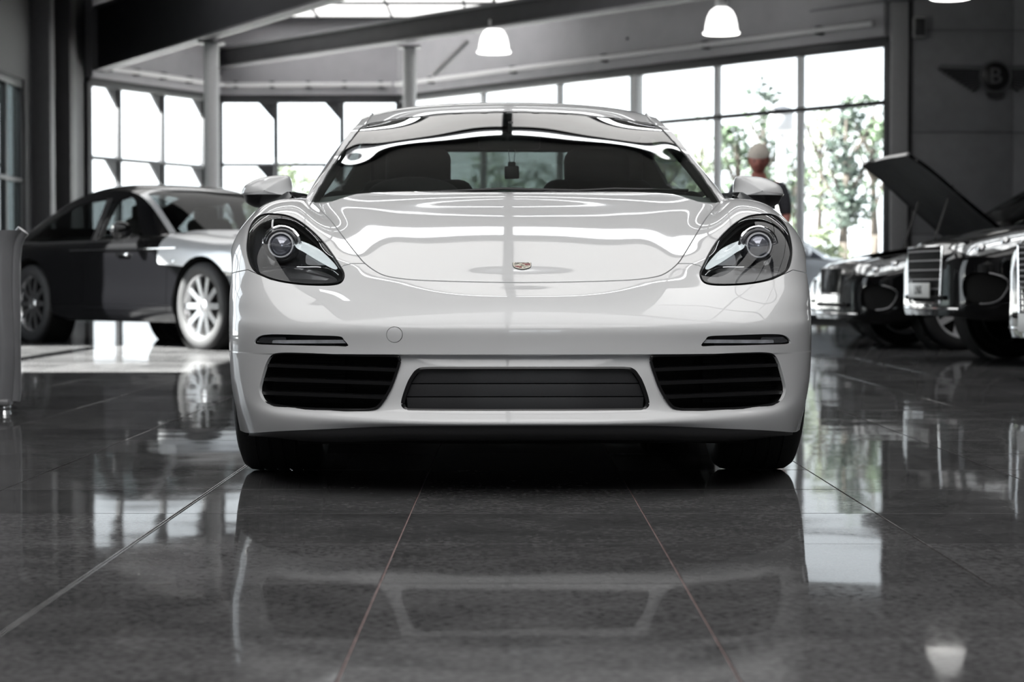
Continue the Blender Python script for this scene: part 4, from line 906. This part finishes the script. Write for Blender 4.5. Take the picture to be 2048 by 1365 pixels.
    for e, idx in ((0, 0), (1, -1)):
        ring = [Vector(r[idx]) for r in full]
        if e: MB().prism(ring, (0, -.02, 0)).build('tail_panel', paint, root, smooth=False)
        else: MB().prism(ring, (0, .004, 0)).build('front_panel', paint, root, smooth=False)
    MB().box((0, L/2, P['sill']+.02), (Wd*1.6, L*.86, .06), .02).build('underbody', DEEP, root)
    for s in (-1, 1):
        for yc in ax: wheel(root, (s*(Wd-.125), yc, rad), .24, rad, s, P['rim'], P['spokes'], P.get('tyre', RUBBER), P['rimm'], False, twin=P.get('twin', False)); MB().lathe([(rad+.05, -.02),(rad+.05,-.30*1)], (s*(Wd-.02) if s > 0 else s*(Wd-.32)+.0, yc, rad), 'X', 32).build('wheel_arch_liner', DEEP, root)
    # greenhouse
    g = P['glass']; T_ = []
    for (y, z, w_) in g: T_.append([(0,y,z),(w_*.45,y,z-.006),(w_*.8,y+.0,z-.028),(w_,y+P.get('wrap',.0),z-.075)])
    TSg = orient(sheet(mirror_net(T_), 90, 80), 2, 1); y0, y1, y2, y3 = P['cuts']; gw = np.array([(y, w_) for y, z, w_ in g])
    edge = lambda m: np.abs(m.V[:,0])-(np.interp(m.V[:,1], gw[:,0], gw[:,1])-.06)
    fw = np.maximum(edge(TSg), np.maximum(y0-TSg.V[:,1], TSg.V[:,1]-y1))*1000; fb = np.maximum(edge(TSg)+.03, np.maximum(y2-TSg.V[:,1], TSg.V[:,1]-y3))*1000
    ws_ = clip(TSg, fw); rw_ = clip(TSg, fb); emit(ws_, 'windscreen', GLASS_D, root); emit(rw_, 'rear_window', GLASS_D, root)
    rf = clip(TSg, -fw, 2); fb2 = np.maximum(edge(rf)+.03, np.maximum(y2-rf.V[:,1], rf.V[:,1]-y3))*1000; rf = clip(rf, -fb2, 3)
    fr_m = clip(rf, rf.V[:,1]-(y1+.05)); emit(lip(fr_m, .02, [2]), 'windscreen_frame', P.get('frame', paint), root); emit(lip(clip(rf, -(rf.V[:,1]-(y1+.05))), .02, [2,3]), 'roof', P.get('roofm', paint), root)
    rl = [r[-1] for r in T_]; bl = [(Wd*.905, y, np.interp(y, ys, topz)-P.get('drop',.05)+.0 if (y < P['hood'][1] or y > g[-1][0]-.1) else b) for y, z, w_ in g]
    bl = [(x, y, min(z, q[2])) for (x, y, z), q in zip(bl, rl)]
    net2 = [[tuple(np.array(a)*(1-k)+np.array(c)*k+np.array((.018*math.sin(k*math.pi),0,0))) for a, c in zip(rl, bl)] for k in (0,.33,.66,1)]
    SS = sheet(net2, 40, 150)
    for s in (-1, 1):
        m = SS.copy(); m.V = m.V*[s,1,1]; m.N = m.N*[s,1,1]; m = side_ok(m, s); rest = m
        for poly in P['wins']:
            q = sdf(np.array(poly), m.V[:,1], m.V[:,2], 3); wn = emit(clip(m, q), 'side_window', GLASS_D, root); q2 = sdf(np.array(poly), rest.V[:,1], rest.V[:,2], 3); rest = clip(rest, -q2, 2)
        emit(lip(rest, .015, [2]), 'window_frame', P.get('sidem', paint), root)
        MB().tube([Vector((s*(Wd*.915+.004), y, z)) for x, y, z in bl if P['hood'][1]-.15 < y < g[-1][0]-.05], .011 if not P.get('bright') else .02, 8).build('waist_trim', CHROME if P.get('bright') else SATIN, root)
        mo = MB().sph((s*(Wd+.13), P['mir'], b+.09), .10, (1.15,.7,.85)).build('door_mirror', P.get('mirm', paint), root); MB().box((s*(Wd-.0), P['mir']+.03, b+.04), (.14,.05,.03), .01).build('mirror_arm', SATIN, mo)
    # cabin
    for sx in (-.36,.36):
        MB().box((sx, P['cuts'][1]+.35, b-.06), (.48,.16,.62), .06, Matrix.Rotation(-.25,3,'X'), 3).box((sx, P['cuts'][1]+.47, b+.28), (.26,.1,.18), .04, seg=3).build('seat', M('cabin_leather', (.12,.11,.10), .6, var=.1), root)
    MB().box((0, P['hood'][1]+.42, b-.07), (Wd*1.5,.5,.16), .05, seg=3).build('dashboard', LEATHER, root)
    sw_ = MB().tube([Vector((-.38+.18*math.cos(t), P['hood'][1]+.78-.05*math.sin(t), b-.02+.17*math.sin(t))) for t in np.linspace(0, 2*math.pi, 24, endpoint=False)], .014, 8, True).build('steering_wheel', LEATHER, root)
    # face
    nz, w0 = topz[2], Wd*.74
    gp = P['grille']; zt, zq, xg = gp[0]+gp[2]/2, gp[0]-gp[2]/2, gp[1]/2
    yp = lambda x: float(np.interp(abs(x)/Wd, wf[:7]*.985, ys[:7]))-.004
    def strip(x0, x1, z0, z1, r, name, mat, par, n_=9): return MB().tube([(x, yp(x), z) for x, z in zip(np.linspace(x0, x1, n_), np.linspace(z0, z1, n_))], r, 6).build(name, mat, par)
    gb = MB(); prev = None
    for x in np.linspace(-xg, xg, 17):
        q = [gb.bm.verts.new((x*(1 if z == zt else .9), yp(x)+.001, z)) for z in (zq, zt)]
        if prev: gb.bm.faces.new((prev[0], q[0], q[1], prev[1]))
        prev = q
    gl_ = gb.build('grille', DEEP, root)
    for k in range(gp[3]):
        t_ = (k+.5)/gp[3]
        if gp[4] == 'v': x = -xg+2*xg*t_; strip(x*.9, x, zq, zt, .006, 'grille_bar', CHROME, gl_, 3)
        else: z = zq+(zt-zq)*t_; strip(-xg*.93, xg*.93, z, z, .007, 'grille_bar', RIMD_, gl_)
    for a in ((-xg,xg,zt,zt),(-xg*.9,xg*.9,zq,zq),(-xg*.9,-xg,zq,zt),(xg*.9,xg,zq,zt)): strip(*a, .009, 'grille_frame', CHROME, gl_)
    strip(-Wd*.72, Wd*.72, nb+.05, nb+.05, .010, 'bumper_trim', CHROME, root, 15); strip(-Wd*.5, Wd*.5, nb+.13, nb+.13, .02, 'lower_grille', DEEP, root, 11)
    if P.get('plate'):
        pz = P['plate_z']; pl = MB().box((0,-.085,pz), (.52,.012,.112), .004).build('number_plate', PLATE, root)
        text_mesh(P['plate'], .095, .001, DEEP, 'plate_letters', pl, Matrix.Translation((0,-.0925,pz)) @ Matrix.Rotation(math.pi/2,4,'X'))
    return root
RIMD = M('dark_alloy', (.16,.16,.17), .3, .9, var=.08)
saloonP = dict(L=5.27, W=1.96, belt=1.00, paint=BLKP, hood_paint=SILV, frame=SILV, roofm=BLKP, bright=True, coach=True, hood_d=.30, mirm=BLKP, sill=.24, nose_b=.28, drop=.055,
  top=([0,.06,.3,1.62,1.9,4.3,4.9,5.2,5.27],[.80,.93,.985,1.085,1.09,1.06,1.02,.93,.85]), R=.395, rim=.285, spokes=10, rimm=ALLOY, axles=(.88,3.99), hoodw=1.15, hood=(.10,1.58),
  doors=((1.42,2.92),), glass=((1.55,1.06,.80),(1.9,1.29,.745),(2.25,1.48,.69),(2.55,1.56,.655),(3.0,1.585,.645),(3.5,1.545,.64),(4.0,1.41,.645),(4.45,1.23,.68),(4.85,1.05,.74)),
  cuts=(1.62,2.33,3.55,4.55), wins=(((1.98,1.02),(2.74,1.02),(2.70,1.40),(2.52,1.435),(2.40,1.40)),((2.90,1.02),(4.18,1.02),(3.95,1.19),(3.55,1.36),(3.2,1.41),(2.88,1.42))), mir=1.98, lamp_z=.78,
  grille=(.72,.62,.46,15,'v'))
rr = road_car('luxury_coupe', (-1.47,17.83,0), .734, 'long black coupe with silver bonnet and bright multi-spoke wheels beside the tall windows', saloonP)
for y0 in (2.785,2.845): 
    for s in (-1, 1): MB().prism([(s*.905,y0-.022,1.02),(s*.905,y0+.022,1.02),(s*.735,y0+.02-.02,1.425),(s*.735,y0-.02-.02,1.425)], (s*.012,0,0)).build('pillar_trim', CHROME, rr, smooth=False)
for s in (-1, 1):
    MB().sph((s*.985,1.30,.80), .022, (.4,1,1)).build('wing_badge', CHROME, rr); MB().box((s*.99,2.2,.92), (.012,1.9,.014), .004).build('coachline', CHROME, rr)
def suvP(**k):
    P = dict(L=4.72, W=1.92, belt=1.10, paint=BLKP, sill=.30, nose_b=.27, drop=.06, top=([0,.05,.25,1.45,1.75,3.9,4.4,4.65,4.72],[.74,.90,.98,1.13,1.15,1.15,1.12,1.05,.9]), R=.375, rim=.262, spokes=5, rimm=RIMD, twin=True, axles=(.90,3.75), hoodw=.80, hood=(.07,1.40),
      doors=((1.35,2.42),(2.46,3.42)), glass=((1.38,1.13,.80),(1.75,1.36,.74),(2.1,1.55,.68),(2.4,1.64,.65),(3.0,1.68,.64),(3.7,1.65,.63),(4.2,1.55,.62),(4.5,1.35,.66),(4.66,1.14,.72)), cuts=(1.45,2.2,4.15,4.58),
      wins=(((1.85,1.12),(2.42,1.12),(2.42,1.50),(2.18,1.48)),((2.50,1.12),(3.42,1.12),(3.42,1.50),(2.50,1.52)),((3.52,1.14),(4.15,1.18),(4.0,1.44),(3.52,1.48))), mir=1.75, lamp_z=.80, grille=(.72,.70,.26,9,'v'), plate=None, plate_z=.55)
    P.update(k); return P
road_car('open_bonnet_car', (3.04,18.59,0), -1.449, 'black car with its bonnet propped open beside the panelled wall', suvP(rimm=M('pale_alloy', (.62,.62,.63), .4, .2, var=.05), hood=(.24,1.40), open=math.radians(49), top=([0,.05,.25,1.45,1.75,3.9,4.4,4.65,4.72],[.62,.78,.86,1.06,1.10,1.10,1.08,1.0,.88]), belt=1.05, lamp_z=.73, grille=(.62,.66,.24,10,'v'), plate_z=.45))
road_car('dark_suv', (3.16,15.0,0), -1.483, 'glossy black off-roader with white number plate in front of the open-bonnet car', suvP(plate='LNX', nose_b=.36, sill=.36, grille=(.66,.86,.42,6,'h'), lamp_z=.86, spokes=6, plate_z=.545))
road_car('dark_hatchback', (3.155,11.7,0), -1.50, 'black car with low number plate beside the off-roader, away from the open-bonnet car', suvP(plate='KX', grille=(.62,.80,.42,12,'h'), lamp_z=.82, plate_z=.36))
road_car('parked_saloon', (3.55,22.4,0), -1.45, 'black car parked behind the open-bonnet car near the glazed wall', suvP(top=([0,.05,.25,1.45,1.75,3.9,4.4,4.65,4.72],[.58,.70,.78,.95,.98,.98,.96,.9,.8]), belt=.93, lamp_z=.66, glass=((1.38,.95,.80),(1.75,1.15,.74),(2.1,1.32,.68),(2.4,1.40,.65),(3.0,1.43,.64),(3.7,1.38,.63),(4.2,1.22,.62),(4.5,1.05,.66),(4.66,.95,.72)),
   wins=(((1.85,.95),(2.42,.95),(2.42,1.28),(2.18,1.26)),((2.50,.95),(3.42,.95),(3.42,1.28),(2.50,1.30))), grille=(.55,.6,.2,9,'v')))
road_car('pale_hatchback', (7.6,38.6,0), 1.35, 'white and dark blue small car parked outside the glazed wall', suvP(paint=M('pale_car_paint', (.7,.72,.78), .3, 0, 1, var=.03), roofm=NAVY, sidem=NAVY, plate=None, spokes=7))

# ================================================================== emblem, stand, person, outdoors
EMB = M('emblem_dark_chrome', (.035,.035,.038), .3, .0, 1, var=.1); EML = M('emblem_letter', (.16,.16,.17), .4, .3, var=.1)
em = empty('winged_emblem', (7.59,31.295,3.86), 0, 'dark winged emblem with a letter in its roundel on the panelled wall', 'sign')
MB().lathe([(.0,-.05),(.22,-.05),(.235,-.04),(.235,0)], (0,0,-.02), 'Y', 40).build('roundel', M('emblem_black', (.01,.01,.01), .3), em)
MB().lathe([(.215,-.045),(.225,-.065),(.25,-.065),(.26,-.045),(.26,0)], (0,0,-.02), 'Y', 40).build('roundel_ring', EML, em)
text_mesh('B', .36, .012, EML, 'letter', em, Matrix.Translation((0,-.062,-.02)) @ Matrix.Rotation(math.pi/2,4,'X'))
for s in (-1, 1):
    MB().prism([(s*.22,-.02,.10),(s*.20,-.02,.155),(s*.86,-.02,.175),(s*.92,-.02,.13),(s*.86,-.02,.115)], (0,-.03,0)).build('wing_spar', EML, em, smooth=False)
    for k in range(9):
        a0 = (.24, .085-.032*k); ln = .64-.065*k; dz = -.015-.012*k
        MB().prism([(s*a0[0],-.02,a0[1]),(s*(a0[0]+ln),-.02,a0[1]+.03+dz*.2-.012*k*.6),(s*(a0[0]+ln+.02),-.02,a0[1]+.005+dz*.2-.012*k*.6),(s*(a0[0]+ln-.02),-.02,a0[1]-.012+dz*.2-.012*k*.6),(s*a0[0],-.02,a0[1]-.022)], (0,-.022,0)).build('feather', EMB, em, smooth=False)
MB().prism([(-.16,-.02,-.27),(.16,-.02,-.27),(.10,-.02,-.36),(0,-.02,-.38),(-.10,-.02,-.36)], (0,-.025,0)).build('tail_feathers', EMB, em, smooth=False)
spk = MB().box((0,0,0), (.20,.14,.32), .02, seg=3).build('wall_speaker', M('pale_plastic', (.45,.45,.46), .5)); spk.location = (6.38,31.22,4.60); tag(spk, 'small pale box speaker high on the wall beside the pilaster', 'speaker')
MB().box((0,-.072,0), (.16,.008,.27), .004).build('speaker_grille', WALLD, spk); MB().box((0,.085,0), (.05,.04,.05), .004).build('bracket', FRAME, spk)
# ---- grey moulded stand at the frame edge
sd = empty('display_stand', (-2.45,9.0,0), 0, 'pale grey upright stand with flared top lip on small chrome feet', 'stand')
STG = M('stand_grey', (.19,.19,.20), .35, 0, .3, var=.06, scale=8)
prof = [(.185,.06),(.19,.10),(.19,.60),(.192,.70),(.20,.77),(.215,.81),(.235,.835)]
rows_ = []
for x_, z_ in prof: rows_.append([(-.32,.05,z_+.0),(-.1,0.,z_+.003),(.08,-.0,z_),(x_-.02,.005,z_),(x_,.03,z_),(x_-.01,.07,z_)])
g_ = sheet(rows_, 40, 50, linear_rows=False); g_ = orient(g_, 1, -1); bk = Tri(g_.V+[0,.07,0], -g_.N, g_.T[:, ::-1], g_.A)
emit(join(g_, bk), 'shell', STG, sd); MB().tube([(p[-2][0],p[-2][1]+.035,p[-2][2]) for p in rows_], .03, 10).build('edge_trim', STG, sd)
MB().box((-.07,.04,.055), (.5,.10,.03), .01).build('plinth', STG, sd)
for x_ in (-.26,.15): MB().cyl((x_,.04,0), (x_,.04,.045), .03, .018, 16).sph((x_,.04,.028), .028).build('chrome_foot', CHROME, sd)
# ---- person standing beyond the car
SKIN = M('skin', (.42,.16,.13), .55, var=.08, scale=40); SHIRT = M('dark_shirt', (.05,.05,.06), .8, var=.15, scale=30, bump=.1); TROU = M('dark_trousers', (.04,.045,.06), .85, var=.15, scale=30); HAIR = M('grey_hair', (.55,.50,.44), .7, var=.2, scale=120, bump=.3)
pr = empty('person', (*gpt(1516,16.9),0), -.12, 'grey-haired person in a dark shirt looking down beyond the white car door mirror', 'person')
def skin_mesh(name, joints, edges, mat, sub=2):
    me = bpy.data.meshes.new(name); me.from_pydata([j[0] for j in joints], edges, []); o = bpy.data.objects.new(name, me); COL.objects.link(o)
    sk = o.modifiers.new('s', 'SKIN'); sk.use_smooth_shade = True; sk.branch_smoothing = .6; o.modifiers.new('u', 'SUBSURF').levels = sub
    for i, j in enumerate(joints):
        r = j[1]; me.skin_vertices[0].data[i].radius = r if isinstance(r, tuple) else (r, r)
    me.skin_vertices[0].data[0].use_root = True
    dg = bpy.context.evaluated_depsgraph_get(); m2 = bpy.data.meshes.new_from_object(o.evaluated_get(dg)); bpy.data.objects.remove(o); bpy.data.meshes.remove(me); m2.name = name
    m2.materials.clear(); m2.materials.append(mat); return link(name, m2, mat, pr)
J = [((0,0,.98),(.15,.10)),((0,.01,1.12),(.145,.095)),((0,.02,1.28),(.165,.11)),((0,.02,1.42),(.14,.09)),((0,.0,1.50),(.064,.062)),((0,-.02,1.555),(.060,.060))]
E = [(0,1),(1,2),(2,3),(3,4),(4,5)]
def limb(start, pts):
    k = start
    for p, r in pts: J.append((p, r)); E.append((k, len(J)-1)); k = len(J)-1
    return k
for s in (-1, 1):
    limb(3, [((s*.19,.02,1.42),.062),((s*.235,.03,1.16),.045),((s*.20,-.14,.98),.036),((s*.16,-.20,.94),.026),((s*.15,-.25,.92),(.035,.018))])
    limb(0, [((s*.10,0,.90),.095),((s*.11,-.02,.52),.062),((s*.115,.02,.10),.042),((s*.12,-.10,.045),(.04,.035)),((s*.125,-.16,.035),(.038,.03))])
skin_mesh('body', J, E, SKIN)
hb = MB(); q = bmesh.ops.create_uvsphere(hb.bm, u_segments=28, v_segments=20, radius=1)
for v in q['verts']:
    x, y, z = v.co; x *= .084*(1-.10*max(0,-z)); y *= .102; z *= .122
    if y < 0 and z < 0: y *= 1-.10*(-z/.122)
    if y < -.07: y -= .012*math.exp(-((x/.016)**2+((z+.012)/.03)**2))*1.6
    v.co = (x, y, z)
RH = Matrix.Rotation(.30, 4, 'X'); hd_o = hb.build('head', SKIN, pr); hd_o.data.transform(Matrix.Translation((0,-.04,1.645)) @ RH)
def hm(p): return (Matrix.Translation((0,-.04,1.645)) @ RH) @ Vector(p)
hr = MB(); q = bmesh.ops.create_uvsphere(hr.bm, u_segments=28, v_segments=20, radius=1)
for v in q['verts']:
    x, y, z = v.co; v.co = (x*.096, y*.112+.008, z*.130+.010)
bmesh.ops.delete(hr.bm, geom=[v for v in hr.bm.verts if v.co.z < .030 and v.co.y < -.035 or v.co.z < -.06], context='VERTS'); ho_ = hr.build('hair', HAIR, pr); ho_.data.transform(Matrix.Translation((0,-.04,1.645)) @ RH)
for s in (-1, 1):
    MB().sph(hm((s*.030,-.086,.008)), .012).build('eye', M('eye', (.05,.04,.035), .2), pr); MB().sph(hm((s*.079,.005,-.005)), .024, (.4,.8,1.2)).build('ear', SKIN, pr)
MB().box(hm((0,-.090,-.058)), (.045,.012,.010), .004).build('mouth', M('lip', (.30,.09,.08), .5), pr)
JS = [((0,0,.97),(.165,.12)),((0,.01,1.12),(.16,.11)),((0,.02,1.28),(.18,.125)),((0,.02,1.42),(.155,.105)),((0,.005,1.485),(.07,.068))]; ES = [(0,1),(1,2),(2,3),(3,4)]
for s in (-1, 1):
    k = 3
    for p, r in (((s*.19,.02,1.42),.075),((s*.22,.025,1.26),.064),((s*.236,.03,1.15),.056)): JS.append((p, r)); ES.append((k, len(JS)-1)); k = len(JS)-1
skin_mesh('shirt', JS, ES, SHIRT)
JT = [((0,0,1.0),(.165,.12)),((0,0,.93),(.16,.12))]; ET = [(0,1)]
for s in (-1, 1):
    k = 1
    for p, r in (((s*.10,0,.86),.105),((s*.11,-.02,.52),.078),((s*.115,.02,.12),.062)): JT.append((p, r)); ET.append((k, len(JT)-1)); k = len(JT)-1
    MB().sph((s*.12,-.06,.045), .05, (.9,2.4,.85)).build('shoe', SATIN, pr)
    for f in range(5): MB().tube([(s*(.135+.009*f),-.27,.915),(s*(.133+.009*f),-.30-.01*(f in (1,2,3)),.905),(s*(.132+.009*f),-.325-.012*(f in (1,2,3)),.885)], [.008,.0075,.006], 6).build('finger', SKIN, pr)
skin_mesh('trousers', JT, ET, TROU)
# ---- outdoors
GRD = M('pale_paving', (.42,.42,.41), .9, var=.1, scale=.6); gd = MB().box((0,95,-.12), (260,150,.2)).build('ground', GRD, smooth=False); gd.location = (0,0,-.02); tag(gd, 'pale sunlit paving outside the windows', kind='structure')
gd2 = MB().box((-70,5,-.12), (122,60,.2)).build('ground', GRD, smooth=False); gd2.location = (0,-10,-.02); tag(gd2, 'pale sunlit paving beside the dark wall', kind='structure')
BARK = M('bark', (.045,.036,.028), .9, var=.3, scale=6, bump=.5)
LEAF = [M('leaf_green', (.055,.085,.045), .6, var=.35, scale=1.2), M('leaf_dark', (.024,.040,.028), .6, var=.35, scale=1.2), M('leaf_pale', (.14,.17,.10), .6, var=.3, scale=1.2)]
def tree(x, y, h, r, kind, label, n=1700, trunk=True):
    t = empty('tree' if trunk else 'shrub', (x, y, -.04), random.uniform(0,6), label, 'tree' if trunk else 'shrub', 'greenery outside the glazed wall')
    if not trunk: MB().tube([(0,0,0),(.02,.01,h*.3),(0,0,h*.6)], [.05,.04,.02], 6).build('stem', BARK, t)
    if trunk:
        tb = MB().tube([(0,0,0),(.05,.02,h*.3),(-.04,.05,h*.6),(0,0,h*.85)], [.16,.13,.09,.03], 8)
        for k in range(7): a = random.uniform(0,6.28); z0 = h*random.uniform(.3,.7); tb.tube([(0,0,z0),(r*.4*math.cos(a),r*.4*math.sin(a),z0+h*.1),(r*.75*math.cos(a),r*.75*math.sin(a),z0+h*.2)], [.06,.045,.02], 6)
        tb.build('trunk', BARK, t)
    cl = [(random.gauss(0,r*.36), random.gauss(0,r*.36), h*(.42 if trunk else .25)+random.random()*h*(.5 if trunk else .6), random.uniform(.25,.5)*r) for _ in range(16)]
    V, F = [], []
    for k in range(n):
        c = cl[k % 16]; d = Vector((random.gauss(0,1),random.gauss(0,1),random.gauss(0,1))).normalized()*c[3]*random.uniform(.6,1.05); p = Vector(c[:3])+d
        a = Vector((random.gauss(0,1),random.gauss(0,1),random.gauss(0,.6))).normalized(); b = a.cross(d.normalized()+Vector((.1,.2,.3))).normalized(); sz = random.uniform(.07,.15)
        i = len(V); V += [p-a*sz, p+b*sz*.5, p+a*sz, p-b*sz*.5]; F.append((i,i+1,i+2,i+3))
    fo_ = mk('foliage', [tuple(v) for v in V], np.array(F), LEAF[kind], t, smooth=False); fo_['kind'] = 'stuff'
def at(px, d): return gpt(px, d)
for px, d, h, r, k, lb in ((1330,64,5.6,1.1,2,'pale loose tree beyond the middle of the slanting glazing'),(1475,52,5.4,.9,0,'mid green tree beyond the slanting glazing by the person'),(1528,60,7.2,1.0,1,'dark tall tree beyond the glazing behind the white post'),(1585,70,6.0,1.2,0,'green tree just past the white post outside'),(1690,50,5.6,1.0,1,'dark tree seen in the end pane by the pilaster'),(1748,57,6.8,1.0,0,'green tree tall in the end pane by the pilaster'),(1640,79,8.6,1.4,2,'pale tall tree between the two dark trees'),(1400,76,7.5,1.5,2,'pale tall tree behind the pane beside the person'),
   (1180,66,5.5,1.4,2,'pale tree seen over the sports car roof'),(580,62,4.4,1.3,2,'pale tree seen past the middle column'),(480,71,4.2,1.3,2,'pale tree seen between column and coupe windscreen'),(1000,76,6.0,1.8,0,'green tree seen through the sports car rear window'),(1085,86,6.0,1.8,1,'dark tree seen through the sports car rear window'),(940,95,6.6,2.0,1,'dark bushy tree low behind the sports car')):
    x, y = at(px, d); tree(x, y, h, r, k, lb, 850)
for px, d, h, r, k, lb in ((1655,46,2.2,.6,2,'pale low shrub outside the second pane from the pilaster'),(520,54,2.0,.8,2,'pale low shrub outside the far end window')):
    x, y = at(px, d); tree(x, y, h, r, k, lb, 350, False)
x, y = at(1562,44.5); po = empty('lamp_post', (x, y, -.02), 0, 'white outdoor lamp post beyond the slanting glazed wall', 'lamp post')
MB().cyl((0,0,0), (0,0,4.0), .11, .10, 16).build('pole', WHITEP, po); MB().box((0,0,4.25), (.5,.4,.5), .05, seg=3).build('lantern', WHITEP, po); MB().cyl((0,0,4.5), (0,0,4.6), .30, .08, 16).build('lantern_cap', FRAME, po)
